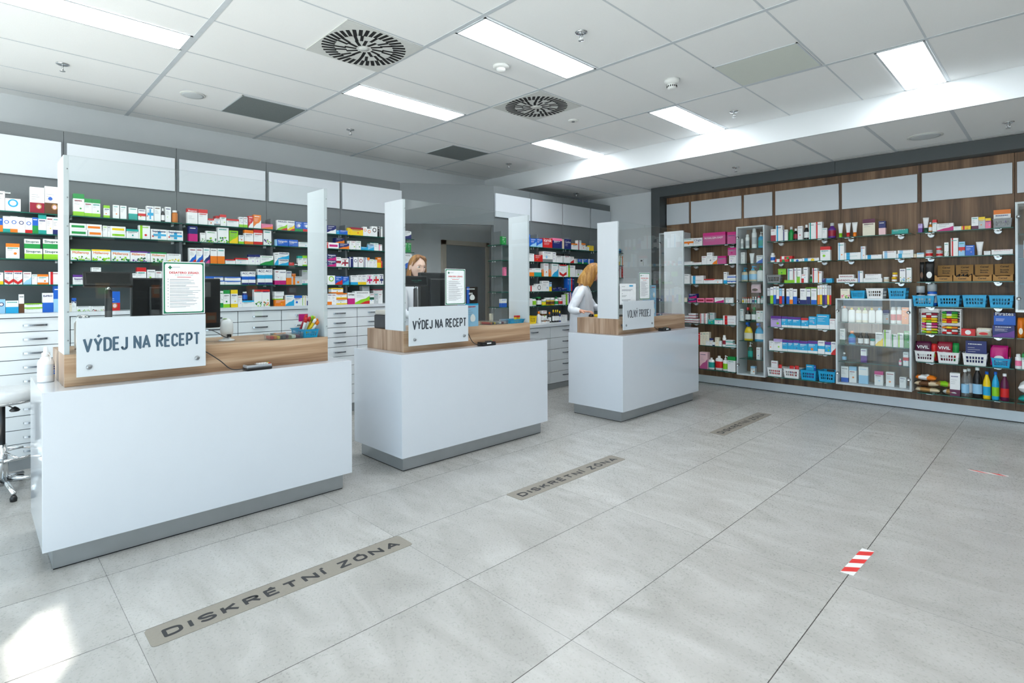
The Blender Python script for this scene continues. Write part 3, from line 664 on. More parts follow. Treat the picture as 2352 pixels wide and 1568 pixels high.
def tape(pts, n, lab, skew):
    a, b_, c, d_ = [Vector((p[0], p[1], 0)) for p in pts]   # a->b one short side, a->d long side
    m = MB(); m.add([(*q[:2], .0004) for q in (a, b_, c, d_)] + [(*q[:2], .0014) for q in (a, b_, c, d_)], [(0, 1, 5, 4), (1, 2, 6, 5), (2, 3, 7, 6), (3, 0, 4, 7), (4, 5, 6, 7)], m_tw)
    for i in range(n):
        t0, t1 = (i * 2 + .15) / (2 * n), (i * 2 + 1.15) / (2 * n)
        f_ = lambda p, q, t: p + (q - p) * max(0, min(1, t))
        s0, s1 = t0 + skew, t1 + skew
        m.add([(*f_(a, d_, t0)[:2], .0016), (*f_(b_, c, s0)[:2], .0016), (*f_(b_, c, s1)[:2], .0016), (*f_(a, d_, t1)[:2], .0016)], [(0, 1, 2, 3)], m_tr)
    tag(m.obj('floor_tape'), lab, 'floor tape')
tape([(-.729, 2.966), (-.677, 2.969), (-.664, 3.314), (-.717, 3.312)], 3, 'short red and white striped tape strip on the floor joint, nearer', .12)
tape([(-.50, 5.288), (-.455, 5.262), (-.272, 5.285), (-.275, 5.318)], 2, 'small red and white tape strip at the right, farther from the camera', .2)

# ================================================================ goods on the shelves
m_print = mat('fine_grey_print', rgb(150, 154, 160), 0.5)
m_wprint = mat('fine_white_print', rgb(240, 240, 240), 0.5)
DARK = {'navy', 'blue', 'red', 'crimson', 'green', 'dkgreen', 'purple', 'magenta', 'black', 'brown', 'plum', 'teal', 'grey', 'orange', 'cyan'}
PATN = {'P': '', 'T': ' with {b} top band', 'B': ' with {b} lower band', 'H': ' with {b} lower half', 'M': ' with {b} middle band', 'V': ' with {b} upright stripe', 'S': ' with {b} sweep', 'C': ' with {b} disc',
        'D': ' with {b} and {c} bands', 'X': ' with {b} cross', 'K': ' with {b} chevron', 'L': ' with {b} leaf print', 'F': ' with {b} portrait print', 'N': ' with {b} name panel'}
def box_mesh(w, h, d, pat, a, b, c, txt, rnd):
    """local frame: front face in the plane y=0 looking to -y, width along x, depth along +y"""
    A, B_, C_ = pm(a), pm(b), pm(c or b); m = MB(); e = -.0004
    m.box((0, 0, 0), (w, d, h), A)
    q = lambda x0, z0, x1, z1, mm, k=1: m.plate([(x0, z0), (x1, z0), (x1, z1), (x0, z1)], (0, e * k, 0), (1, 0, 0), (0, 0, 1), mm)
    pr = m_wprint if a in DARK else m_print
    def disc(cx, cz, r, mm, k=1, n=16, ez=1): m.plate([(cx + r * math.cos(i * math.tau / n), cz + ez * r * math.sin(i * math.tau / n)) for i in range(n)], (0, e * k, 0), (1, 0, 0), (0, 0, 1), mm)
    side = []
    if pat == 'T': q(0, h * .76, w, h, B_); side.append((h * .76, h, B_)); m.box((0, 0, h - .0001), (w, d, h + .0004), B_, 'Z'); (c and q(0, 0, w, h * .12, C_))
    elif pat == 'B': q(0, 0, w, h * .28, B_); side.append((0, h * .28, B_)); (c and disc(w * .5, h * .6, min(w, h) * .2, C_))
    elif pat == 'H': q(0, 0, w, h * .5, B_); side.append((0, h * .5, B_)); (c and disc(w * .6, h * .25, min(w, h) * .16, C_, 2))
    elif pat == 'M': q(0, h * .38, w, h * .62, B_); side.append((h * .38, h * .62, B_)); (c and q(0, 0, w, h * .14, C_))
    elif pat == 'D': q(0, h * .78, w, h, B_); q(0, 0, w, h * .2, C_); side += [(h * .78, h, B_), (0, h * .2, C_)]
    elif pat == 'V': q(w * .12, 0, w * .34, h, B_); (c and disc(w * .62, h * .3, w * .11, C_))
    elif pat == 'S':
        m.plate([(0, 0), (w, 0), (w, h * .62), (w * .72, h * .42), (w * .4, h * .34), (0, h * .1)], (0, e, 0), (1, 0, 0), (0, 0, 1), B_)
        (c and m.plate([(w * .3, 0), (w, 0), (w, h * .26), (w * .7, h * .2)], (0, e * 2, 0), (1, 0, 0), (0, 0, 1), C_))
    elif pat == 'C':
        r = min(w, h) * .34; disc(w * .5, h * .64 if h > w else h * .5, r, B_); disc(w * .5, h * .64 if h > w else h * .5, r * .66, pm('white'), 2); (c and q(0, 0, w, h * .22, C_))
    elif pat == 'X': q(w * .42, h * .12, w * .62, h * .8, B_); q(w * .14, h * .36, w * .94, h * .56, B_, 2); disc(w * .12, h * .32, min(w, h) * .08, pm(c or 'red'), 3)
    elif pat == 'K': m.plate([(0, h * .42), (w * .5, h * .2), (w, h * .42), (w, h * .18), (w * .5, 0.0), (0, h * .18)][::-1], (0, e, 0), (1, 0, 0), (0, 0, 1), B_); q(0, h * .9, w, h, B_)
    elif pat == 'L':
        (c and (q(0, h * .86, w, h, C_), m.box((0, 0, h - .0001), (w, d, h + .0004), C_, 'Z')))
        for i in range(16): disc(w * (.08 + .86 * rnd.random()), h * (.04 + .34 * rnd.random() ** 1.3), min(w, h) * (.05 + .05 * rnd.random()), [B_, pm('dkgreen'), B_, pm('lime')][i % 4], 1 + i % 4, 7)
    elif pat == 'F':
        q(0, 0, w, h * .4, B_); disc(w * .62, h * .26, w * .2, pm('kraft'), 2, 14, 1.2); disc(w * .62, h * .25, w * .13, pm('ltpink'), 3, 14, 1.25); (c and disc(w * .35, h * .55, w * .14, C_, 2))
    elif pat == 'N': q(w * .1, h * .3, w * .9, h * .68, B_); (c and q(0, 0, w, h * .16, C_))
    for z0, z1, mm in side: m.box((-.0003, .0, z0), (w + .0003, d, z1), mm, 'xX')
    if txt:
        tc = pm(txt[1]); m.text(txt[0], (w * .08, e * 5, h * (txt[2] if len(txt) > 2 else .62)), (1, 0, 0), (0, 0, 1), w * .82, tc, bold=.0006)
    if not txt and pat not in 'CFN' :
        tcol = pm(rnd.choice(['navy', b if b not in ('white', 'grey', 'ltgrey') else 'grey', 'grey', 'teal', 'crimson'])) if a not in DARK else m_wprint
        zt_ = h * (.66 if pat in 'TD' else .84); x_ = w * .12; k_ = 0
        while x_ < w * .80 and k_ < 7:
            dl = w * rnd.uniform(.05, .12); q(x_, zt_, x_ + dl, zt_ + min(.008, h * .06), tcol, 5); x_ += dl + w * .02; k_ += 1
        if w > .03 and h > .05 and pat in 'PTBDM' and rnd.random() < .7:
            disc(w * rnd.uniform(.3, .75), h * .34 if pat != 'B' else h * .48, min(w, h) * rnd.uniform(.08, .15), pm(rnd.choice([b, 'lime', 'orange', 'ltblue', 'lilac'])), 5, 10)
    n = 3 if h > .06 else 2
    for i in range(n):
        z = h * (.70 - .085 * i) if txt is None else h * (.5 - .085 * i)
        ww = w * (.3 + .3 * rnd.random()); t_ = min(.0022, h * .02)
        if pat in 'PTSDBKXF' : q(w * .1, z, w * .1 + ww, z + t_, pr, 4)
    return m
def round_mesh(kind, w, h, a, b, c):
    """returns [(part_name, MB)], first is the body; centred on x=w/2, y=w/2"""
    r = w / 2; cx = (w / 2, w / 2, 0); A, B_, C_ = plas(a) if a != 'clear' else m_acryl, plas(b), pm(c or 'white'); out = []
    if kind == 'bot':
        hb = h * .66; bd = MB().lathe([(r * .94, 0), (r, h * .03), (r, hb * .86), (r * .86, hb * .96), (r * .42, h * .76), (r * .38, h * .80)], A, 18, cx)
        out = [('bottle', bd), ('cap', MB().lathe([(r * .5, h * .80), (r * .52, h * .82), (r * .5, h * .99), (r * .44, h)], B_, 16, cx)), ('label', MB().lathe([(r * 1.01, h * .12), (r * 1.01, h * .5)], C_, 18, cx, caps=False))]
    elif kind == 'wid':
        bd = MB().lathe([(r * .94, 0), (r, h * .03), (r, h * .70), (r * .9, h * .78), (r * .62, h * .84)], A, 18, cx)
        out = [('pill_bottle', bd), ('cap', MB().lathe([(r * .72, h * .84), (r * .74, h * .86), (r * .74, h * .99), (r * .66, h)], B_, 16, cx)), ('label', MB().lathe([(r * 1.01, h * .15), (r * 1.01, h * .62)], C_, 18, cx, caps=False))]
    elif kind == 'sho':   # flat shoulder bottle, oval
        bd = MB().lathe([(r * .9, 0), (r, h * .03), (r, h * .72), (r * .85, h * .82), (r * .35, h * .86)], A, 18, cx, ell=.6)
        out = [('lotion_bottle', bd), ('cap', MB().lathe([(r * .36, h * .86), (r * .38, h * .87), (r * .36, h)], B_, 14, cx)), ('label', MB().lathe([(r * 1.01, h * .16), (r * 1.01, h * .62)], C_, 18, cx, ell=.61, caps=False))]
    elif kind == 'pum':
        bd = MB().lathe([(r * .9, 0), (r, h * .03), (r, h * .58), (r * .86, h * .68), (r * .4, h * .72)], A, 18, cx, ell=.7)
        p = MB().lathe([(r * .42, h * .72), (r * .42, h * .82), (r * .14, h * .84), (r * .12, h * .94)], B_, 12, cx).tube([(w * .5, w * .5, h * .95), (w * .5 + r * .5, w * .5 - r * .2, h * .96), (w * .5 + r * 1.0, w * .5 - r * .4, h * .93)], r * .12, B_, 6).lathe([(r * .26, h * .93), (r * .24, h)], B_, 10, cx)
        out = [('pump_bottle', bd), ('pump_head', p), ('label', MB().lathe([(r * 1.01, h * .12), (r * 1.01, h * .48)], C_, 18, cx, ell=.71, caps=False))]
    elif kind == 'jar':
        out = [('cream_jar', MB().lathe([(r * .9, 0), (r, h * .06), (r, h * .6), (r * .9, h * .66)], A, 20, cx)), ('lid', MB().lathe([(r * 1.0, h * .66), (r * 1.0, h * .97), (r * .94, h)], B_, 20, cx)), ('label', MB().lathe([(r * 1.01, h * .14), (r * 1.01, h * .54)], C_, 20, cx, caps=False))]
    elif kind == 'can':
        out = [('spray_can', MB().lathe([(r * .95, 0), (r, h * .02), (r, h * .76), (r * .7, h * .82)], A, 18, cx)), ('cap', MB().lathe([(r * .72, h * .82), (r * .74, h * .83), (r * .7, h * .96), (r * .5, h)], B_, 16, cx)), ('label', MB().lathe([(r * 1.01, h * .2), (r * 1.01, h * .55)], C_, 18, cx, caps=False))]
    elif kind == 'tub':   # tube standing on its cap
        n = 14; vs = []; fs = []
        for i in range(5):
            t = i / 4; z = h * (.30 + .70 * t); rx = r * (.62 + .38 * t); ry = r * .55 * (1 - t) + .002
            for k in range(n): q = k * math.tau / n; vs.append((cx[0] + rx * math.cos(q), cx[1] + ry * math.sin(q), z))
        for i in range(4):
            for k in range(n): fs.append((i * n + k, i * n + (k + 1) % n, (i + 1) * n + (k + 1) % n, (i + 1) * n + k))
        fs.append(tuple(4 * n + k for k in range(n)))
        bd = MB().add(vs, fs, A, True)
        out = [('cosmetic_tube', bd), ('cap', MB().lathe([(r * .56, 0), (r * .6, h * .02), (r * .62, h * .30)], B_, 16, cx, ell=.85)), ('label', MB().plate([(-r * .3, h * .5), (r * .3, h * .5), (r * .35, h * .86), (-r * .35, h * .86)], (cx[0], cx[1] - r * .36, 0), (1, 0, 0), (0, .12, 1), C_))]
    elif kind == 'spr':   # trigger bottle
        bd = MB().lathe([(r * .9, 0), (r, h * .03), (r * .96, h * .45), (r * .7, h * .64), (r * .3, h * .76)], A, 18, cx, ell=.6)
        out = [('spray_bottle', bd), ('trigger_head', MB().lathe([(r * .3, h * .76), (r * .3, h * .84)], B_, 10, cx).bev((cx[0] - r * .35, cx[1] - r * .9, h * .86), (cx[0] + r * .25, cx[1] + r * .35, h), B_, .004)), ('label', MB().lathe([(r * 1.01, h * .1), (r * .99, h * .42)], C_, 18, cx, ell=.61, caps=False))]
    elif kind == 'big':   # large drinks bottle
        bd = MB().lathe([(r * .9, 0), (r, h * .03), (r, h * .56), (r * .9, h * .66), (r * .6, h * .78), (r * .38, h * .86), (r * .36, h * .90)], A, 20, cx)
        out = [('drink_bottle', bd), ('cap', MB().lathe([(r * .44, h * .90), (r * .46, h * .91), (r * .44, h)], B_, 14, cx)), ('label', MB().lathe([(r * 1.01, h * .14), (r * 1.01, h * .46)], C_, 20, cx, caps=False))]
    return out
KNAME = {'bot': 'bottle with {b} cap', 'wid': 'pill bottle with {b} cap', 'sho': 'lotion bottle with {b} cap', 'pum': 'pump bottle with {b} pump', 'jar': 'jar with {b} lid', 'can': 'spray can with {b} cap', 'tub': 'tube standing on {b} cap', 'spr': 'trigger bottle with {b} head', 'big': 'drink bottle with {b} cap'}
KCAT = {'bot': 'bottle', 'wid': 'bottle', 'sho': 'bottle', 'pum': 'pump bottle', 'jar': 'jar', 'can': 'spray can', 'tub': 'tube', 'spr': 'spray bottle', 'big': 'bottle'}

def bag_mesh(w, h, d, a, b, txt=None):
    """standing foil pouch, pinched at top"""
    nx, nz = 7, 7; vs = []; A, B_ = pm(a), pm(b); rnd = random.Random(int(w * 1e5))
    for s in (-1, 1):
        for j in range(nz):
            for i in range(nx):
                u, v = i / (nx - 1), j / (nz - 1); bul = math.sin(math.pi * u) ** .6 * (math.sin(math.pi * min(1, v * .85 + .18)) ** .8) * d / 2
                vs.append((w * (u + .02 * math.sin(v * 9 + i)), d / 2 + s * bul * (1 + .12 * math.sin(7 * u + 5 * v)), h * v))
    m = MB(); fs = []; o = nx * nz
    for j in range(nz - 1):
        for i in range(nx - 1):
            fs.append((j * nx + i, j * nx + i + 1, (j + 1) * nx + i + 1, (j + 1) * nx + i)); fs.append((o + j * nx + i, o + (j + 1) * nx + i, o + (j + 1) * nx + i + 1, o + j * nx + i + 1))
    for i in range(nx - 1):
        fs.append((i, o + i, o + i + 1, i + 1)); k = (nz - 1) * nx; fs.append((k + i, k + i + 1, o + k + i + 1, o + k + i))
    for j in range(nz - 1):
        fs.append((j * nx, (j + 1) * nx, o + (j + 1) * nx, o + j * nx)); k = nx - 1; fs.append((j * nx + k, o + j * nx + k, o + (j + 1) * nx + k, (j + 1) * nx + k))
    m.add(vs, fs, A, True)
    m.plate([(w * (.5 + .3 * math.cos(t)), h * (.34 + .16 * math.sin(t))) for t in [k * math.tau / 14 for k in range(14)]], (0, -.004, 0), (1, 0, 0), (0, 0, 1), B_)
    if txt: m.text(txt, (w * .12, -.005, h * .62), (1, 0, 0), (0, 0, 1), w * .76, pm('white'), bold=.002)
    return m
def basket_mesh(w, h, d, a, small=False):
    """tapered basket with slot holes, mouth up; local front y=0"""
    A = plas(a); tp = .12
    m = MB()
    def wall(W, axis, at):
        cols = 8 if small else 6; rows = 3 if small else 2
        bars = []
        bars.append((0, 0, W, .24)); bars.append((0, .74, W, 1.0))
        for r_ in range(1, rows): z = .24 + .50 * r_ / rows; bars.append((0, z - .04, W, z + .04))
        mar = W * .13
        bars.append((0, .24, mar, .74)); bars.append((W - mar, .24, W, .74))
        for k in range(1, cols): x = mar + (W - 2 * mar) * k / cols; bars.append((x - W * .024, .24, x + W * .024, .74))
        for x0, z0, x1, z1 in bars:
            if axis == 'x': m.box((x0, at - .0012, z0 * h), (x1, at + .0012, z1 * h), A)
            else: m.box((at - .0012, x0, z0 * h), (at + .0012, x1, z1 * h), A)
    wall(w, 'x', 0); wall(w, 'x', d); wall(d, 'y', 0); wall(d, 'y', w); m.box((0, 0, 0), (w, d, .003), A)
    m.box((-.006, -.006, h - .004), (w + .006, .004, h), A).box((-.006, d - .004, h - .004), (w + .006, d + .006, h), A).box((-.006, 0, h - .004), (.004, d, h), A).box((w - .004, 0, h - .004), (w + .006, d, h), A)
    nv = []
    for x, y, z in m.v:
        s = 1 - tp * (1 - z / h); nv.append((w / 2 + (x - w / 2) * s, d / 2 + (y - d / 2) * s, z))
    m.v = nv; return m

_RND = random.Random(11)
USED = {}
ITEMS = []
def place(kind, spec, base, w, h, wall, depth=None):
    """base = front-left-bottom corner (as seen by a customer); wall 'L' (faces +x) or 'B' (faces -y)"""
    pat, a, b, c, txt = spec; rnd = random.Random(len(ITEMS) * 13 + 5)
    rz = (R(90) if wall == 'L' else 0) + R(rnd.uniform(-1.5, 1.5))
    w = max(w, .012); h = max(h, .012)
    if kind == 'box':
        d = depth or min(.13, max(.03, .35 * max(w, h))); o = box_mesh(w, h, d, pat, a, b, c, txt, rnd).obj('medicine_box' if wall == 'L' else 'toiletries_box'); cat = 'box'
        if c == b and pat in 'TD': PT_ = ' with two ' + cname(b) + ' bands'
        else: PT_ = PATN[pat].format(b=cname(b), c=cname(c or b))
        nm = (cname(a) + ' ' + ('upright ' if h > w * 1.35 else 'flat ' if h < w * .38 else '') + 'box' + PT_)
    elif kind == 'card':
        o = box_mesh(w, h, .006, pat, a, b, c, txt, rnd).obj('blister_card'); cat = 'blister pack'; nm = cname(a) + ' blister card' + PATN[pat].format(b=cname(b), c=cname(c or b))
    elif kind == 'bag':
        o = bag_mesh(w, h, depth or .05, a, b, txt[0] if txt else None).obj('foil_pouch'); cat = 'pouch'; nm = cname(a) + ' foil pouch with ' + cname(b) + ' badge'
    elif kind in ('bas', 'sba'):
        o = basket_mesh(w, h, depth or .2, a, kind == 'sba').obj('plastic_basket'); cat = 'basket'; nm = cname(a) + (' small' if kind == 'sba' else '') + ' slotted plastic basket'
    elif kind == 'roll':
        o = MB().tube([(0, .012, .012), (w * .06, .012, .012), (w * .94, .012, .012), (w, .012, .012)], [.004, .011, .011, .004], pm(a), 8).tube([(w * .3, .012, .012), (w * .62, .012, .012)], .0118, pm(b), 8).obj('sweet_bar'); cat = 'sweet'; nm = cname(a) + ' wrapped sweet bar with ' + cname(b) + ' band'
    else:
        parts = round_mesh(kind, w, h, a, b, c); o = parts[0][1].obj(parts[0][0])
        for pn, mb_ in parts[1:]: mb_.obj(pn, o)
        cat = KCAT[kind]; nm = cname(a) + ' ' + KNAME[kind].format(b=cname(b)) + (f' and {cname(c)} label' if c else '')
    o.location = base; o.rotation_euler = (0, 0, rz); ITEMS.append((o, nm, cat)); return o, nm, cat
def row(off, sc, wall, plane, z, text, where, grp, default_depth=None):
    """text: one item per ';' -> 'x0 x1 ytop[:ybottom] kind.pat a b [c] [\"WORD\" colour]' in the pixels of a crop (off, scale)"""
    out = []; last = None
    for it in text.split(';'):
        it = it.strip()
        if not it: continue
        txt = None
        if '"' in it:
            i0 = it.index('"'); i1 = it.index('"', i0 + 1); tl = it[i1 + 1:].split(); txt = (it[i0 + 1:i1], tl[0] if tl else 'navy') + ((float(tl[1]),) if len(tl) > 1 else ()); it = it[:i0]
        f = it.split(); x0 = off[0] + float(f[0]) / sc; x1 = off[0] + float(f[1]) / sc; yy = f[2].split(':')
        back = 0.0
        kd = f[3]
        if kd[0] == '@': back = .05; kd = kd[1:]
        k, _, p = kd.partition('.'); p = p or 'P'
        if k == 'b': k = 'box'
        a = f[4]; b = f[5] if len(f) > 5 else 'grey'; c = f[6] if len(f) > 6 else None
        ax = 0 if wall == 'L' else 1; pv = plane - back if wall == 'L' else plane + back
        yt = off[1] + float(yy[0]) / sc; xm = (x0 + x1) / 2
        A = on(ax, pv, x0, yt); B_ = on(ax, pv, x1, yt); T = on(ax, pv, xm, yt).z
        zb = z
        if len(yy) > 1: zb = on(ax, pv, xm, off[1] + float(yy[1]) / sc).z
        if zb - z < .012 and zb > z: zb = z
        zb = max(zb, z) + .0006
        w = abs((B_.y - A.y) if wall == 'L' else (B_.x - A.x)); h = T - zb
        if wall == 'L': base = (pv, A.y, zb)
        else: base = (A.x, pv, zb)
        if k in KNAME: w = min(w, h * .9)
        dd = default_depth
        if len(yy) > 1: dd = .07
        if back and not dd: dd = .08
        o, nm, cat = place(k, (p, a, b, c, txt), base, w, h, wall, dd)
        out.append((o, nm, cat))
    cnt = {}
    for o, nm, cat in out: cnt.setdefault(nm, []).append((o, cat))
    for nm, L_ in cnt.items():
        n = len(L_)
        for i, (o, cat) in enumerate(L_):
            q = '' if n == 1 else (f', {["left", "right"][i]} of two' if n == 2 else f', {["first", "second", "third", "fourth", "fifth", "sixth", "seventh", "eighth", "ninth", "tenth", "eleventh", "twelfth", "thirteenth"][min(i, 12)]} alike')
            lab = nm + ', ' + where + q
            if len(lab.replace(',', ' ').split()) > 16: lab = nm.split(' with ')[0] + ' with ' + ' '.join(nm.split(' with ')[1].split()[:3]) + ', ' + where + q
            tag(o, ' '.join(lab.split()), cat, grp)
            while USED.get(o['label']): o['label'] = o['label'] + ' again'
            USED[o['label']] = 1
    return out
G0 = ((0, 400), 4.9); G1 = ((150, 420), 5.225); G2 = ((420, 450), 6.03); G3 = ((620, 480), 6.82); G4 = ((745, 500), 7.65); G5 = ((840, 440), 3.92)
PA = -5.462; GA = 'medicine on the near grey shelves'
def rA(g, k, s, where): row(g[0], g[1], 'L', PA, (ZSA + [1.165])[k], s, where, GA)
rA(G0, 0, '-60 64 142 b.P white pink; 66 128 160:175 @b.P white pink; 68 241 230 b.C white cyan; 345 508 105 b.F white crimson; 512 690 100 b.F white brown blue', 'far-left top shelf')
rA(G0, 1, '-40 38 448 b.H blue orange; 40 121 428 b.C white blue teal; 122 205 430 b.C white blue orange; 206 288 440 b.C white navy; 290 370 448 b.C white blue red; 372 436 446 b.H blue green; 438 528 415 b.D white teal teal; 530 600 440 b.P white yellow; 602 680 446 b.B white navy', 'far-left second shelf')
rA(G0, 2, '70 224 735 b.T white orange; 280 480 795 b.H white lime "Sinupret" dkgreen; 278 457 688:795 b.H white green "Sinupret" dkgreen; 492 690 800 b.H white lime "Sinupret" dkgreen; 488 690 690:800 b.H white green "Sinupret" dkgreen', 'far-left third shelf')
rA(G0, 3, '-60 38 1060 b.B white yellow; 52 150 1042 b.K white red "VISINE" navy .76; 155 252 1042 b.K white red "VISINE" navy .76; 262 354 1058 b.S white ltblue; 360 420 1085 b.P white lime; 424 545 1085 b.D white orange orange; 552 690 1060 b.V white red', 'far-left fourth shelf')
rA(G0, 4, '-30 58 1362 b.C ltblue navy; 62 207 1378 b.H white cyan; 212 270 1308 b.H white brown; 273 475 1455 b.T white lime; 273 475 1412:1455 b.T white lime; 478 600 1295 b.H white blue "EvPRO" navy .8; 602 700 1215 b.H blue ltblue', 'far-left worktop')
rA(G1, 0, '105 236 90 b.D white green lime; 238 330 150 b.D white green lime; 332 428 160 b.D white green lime; 470 542 232 b.D white lime lime; 580 655 228 b.P white pink; 667 742 238 b.P white pink; 770 873 262 b.H white teal; 883 972 282 b.M white red; 982 1070 245 b.X white cyan; 1076 1153 250 b.P white brown; 1160 1206 272 bot black white white; 1208 1274 258 b.P white purple; 1290 1365 298 wid amber white amber', 'top shelf behind first screen')
rA(G1, 1, '60 272 518 b.N white green; 60 255 445:517 b.N white green; 278 450 530 b.N white orange; 258 443 458:530 b.N white orange; 456 510 475 b.P white lime; 512 548 480 b.P white lime; 550 734 555 b.N white lime; 550 730 485:555 b.N white yellow; 740 882 520 b.T white teal; 886 1023 478 b.V white lime red; 1034 1226 525 b.X white cyan "Septabene" navy .72; 1230 1418 540 b.X white cyan "Septabene" navy .72', 'second shelf behind first screen')
rA(G1, 2, '70 310 755 b.L white lime lime "Müllerovy" orange .6; 322 545 762 b.L white lime yellow "Müllerovy" orange .6; 556 780 775 b.L white green ltblue "Müllerovy" orange .6; 785 984 785 b.L white purple purple "Müllerovy" orange .6; 986 1022 795 b.L white purple purple; 1028 1218 800 b.L white green green "Müllerovy" orange .6; 1222 1390 820 b.L white yellow', 'third shelf behind first screen')
rA(G1, 3, '95 260 1062 b.T white purple "Septofort" purple .5; 320 430 1100 b.P white pink; 320 430 975:1095 b.P white red; 750 862 1050 b.P white grey; 864 973 980 b.T white red crimson; 985 1080 1008 b.B white lime; 1085 1165 1025 b.B white orange', 'fourth shelf behind first screen')
rA(G1, 4, '45 76 1400 b.P cream brown; 78 130 1340 b.T white blue "N" navy; 132 308 1440 b.L white lime; 310 480 1440 b.L white red; 488 655 1265 b.F blue red', 'worktop behind first screen')
rA(G2, 0, '72 212 140 b.T white red "Bioptron" white .8; 222 350 155 b.T white red; 358 441 282 b.T white red; 443 526 288 b.B white grey; 462 528 245 @b.T white red; 530 608 228 b.T white red; 618 782 290 b.T white red; 788 841 262 b.B white lime; 846 905 265 b.B white lime; 918 982 250 b.S red white; 988 1090 235 b.S orange white; 1098 1253 362 b.S pink orange', 'top shelf of second bay')
rA(G2, 1, '90 210 385 b.H navy magenta; 250 320 478 b.L white green; 328 480 455 b.L white green; 490 640 408 b.L white green; 652 772 452 b.S lime yellow; 782 852 515 b.B white lime; 862 982 445 b.D white orange orange; 990 1110 440 b.D white red red; 1125 1232 450 b.L white purple', 'second shelf of second bay')
rA(G2, 2, '95 187 685 b.S white blue red; 190 281 688 b.S white blue red; 290 378 688 b.S white navy magenta; 388 478 695 b.H white orange; 485 583 698 b.H white orange; 592 730 848 b.T white red; 735 910 832 b.T white red; 912 1004 785 b.T white navy; 1007 1071 785 b.T white navy; 1075 1255 802 b.S white green', 'third shelf of second bay')
rA(G2, 3, '320 430 1080 b.T white blue; 434 580 1140 b.T white blue; 434 560 1084:1140 b.T white blue; 585 800 1145 b.T white blue; 585 800 1090:1145 b.T white blue; 820 909 1018 b.M white blue navy "ACC" navy .8; 912 1008 1018 b.M white blue navy "ACC" navy .8; 1040 1140 985 b.M white cyan navy "ACC" navy .8; 1142 1242 985 b.M white cyan navy "ACC" navy .8', 'fourth shelf of second bay')
rA(G2, 4, '505 559 1285 b.B white green; 561 650 1272 b.D white green lime; 665 758 1270 b.D white yellow yellow; 762 820 1350 b.P white green; 822 985 1420 b.T white cyan; 832 905 1298:1418 wid navy white blue; 988 1093 1270 b.L white green red; 1095 1205 1270 b.L white orange red', 'worktop of second bay')
rA(G3, 0, '122 279 150 b.S white lime red "PARALEN" navy .78; 281 396 158 b.S white yellow red "PARALEN" navy .78; 402 525 175 b.B blue green white; 528 640 185 b.B blue red white', 'top shelf left of white post')
rA(G3, 1, '90 118 448 b.P ltblue navy; 120 292 445 b.P blue white "Nalgesin" white .55; 298 445 455 b.P blue white "Nalgesin" white .55; 455 620 495 b.P white pink', 'second shelf left of white post')
rA(G3, 2, '76 138 655 b.S white cyan; 140 296 760 b.S white cyan "PARALEN" navy .7; 140 305 652:758 b.S white cyan "PARALEN" navy .7; 300 380 810 b.P red white; 384 440 822 b.N black white; 442 512 710 b.T white teal; 514 585 705 b.T white lime lime', 'third shelf left of white post')
rA(G3, 3, '82 150 925 b.B white magenta; 151 252 925 b.B white magenta "PARALEN" navy .8; 258 340 945 b.H ltgrey orange orange; 342 503 1030 b.V ltgrey orange orange; 345 405 985:1030 @b.P orange white; 505 600 1080 b.B white teal; 505 600 930:1080 @b.P ltgrey lime', 'fourth shelf left of white post')
rA(G3, 4, '75 238 1395 b.P orange yellow; 75 205 1335:1393 b.B white lime; 75 220 1265:1333 b.P white navy; 242 378 1320 b.S white cyan; 380 503 1330 b.T white blue; 505 543 1330 b.V white lime; 545 575 1330 b.V white yellow; 577 620 1340 b.H white navy', 'worktop left of white post')
rA(G4, 0, '55 215 112 b.S navy white; 222 268 200 b.P cyan blue; 270 445 200 b.P blue white', 'top shelf right of white post')
rA(G4, 1, '50 74 400 b.P red white; 76 258 415 b.N white magenta; 262 440 430 b.S navy orange; 205 360 335:425 @b.S navy orange', 'second shelf right of white post')
rA(G4, 2, '58 212 728 b.S navy magenta "Nalgesin" white .7; 58 212 618:726 b.S navy magenta "Nalgesin" white .7; 215 296 670 b.M white crimson; 300 430 690 b.X white crimson', 'third shelf right of white post')
rA(G4, 3, '58 190 990 b.C white lime; 195 318 1005 b.S blue red; 325 432 1012 b.S blue cyan', 'fourth shelf right of white post')
rA(G4, 4, '55 128 1310 b.B white orange; 130 208 1310 b.P white orange; 210 398 1395 b.D white orange yellow; 210 395 1304:1393 b.D white orange yellow; 125 328 1212:1302 b.D white yellow orange', 'worktop right of white post')
rA(G4, 0, '418 468 158 b.P yellow orange; 470 690 155 b.T yellow crimson; 692 758 140 b.C white orange; 760 835 178 b.C white orange; 838 938 135 b.C white black; 940 978 145 b.P black lime; 980 1030 140 b.V white black', 'top shelf, bay left of doorway')
rA(G4, 1, '430 468 385 b.V white grey; 470 560 388 b.P white green; 565 648 390 b.P white green; 650 773 495 b.P cyan white; 776 880 455 b.S ltblue cyan; 815 955 422:452 @b.T white teal; 882 956 430 b.P white teal; 960 1020 455 b.V white pink', 'second shelf, bay left of doorway')
rA(G4, 2, '440 508 670 b.V navy white; 515 588 672 b.C white navy; 605 690 672 b.C white crimson; 705 756 680 b.V white navy; 760 800 682 b.T white orange; 802 868 712 b.P white lime; 870 930 720 b.P white green; 933 1001 680 b.H orange yellow; 1004 1022 745 b.P red white', 'third shelf, bay left of doorway')
rA(G4, 3, '470 592 992 b.B white cyan; 594 655 985 b.B white yellow; 657 740 985 b.B white yellow; 742 850 980 b.X white magenta; 852 965 978 b.X white red; 970 1040 975 b.X white navy', 'fourth shelf, bay left of doorway')
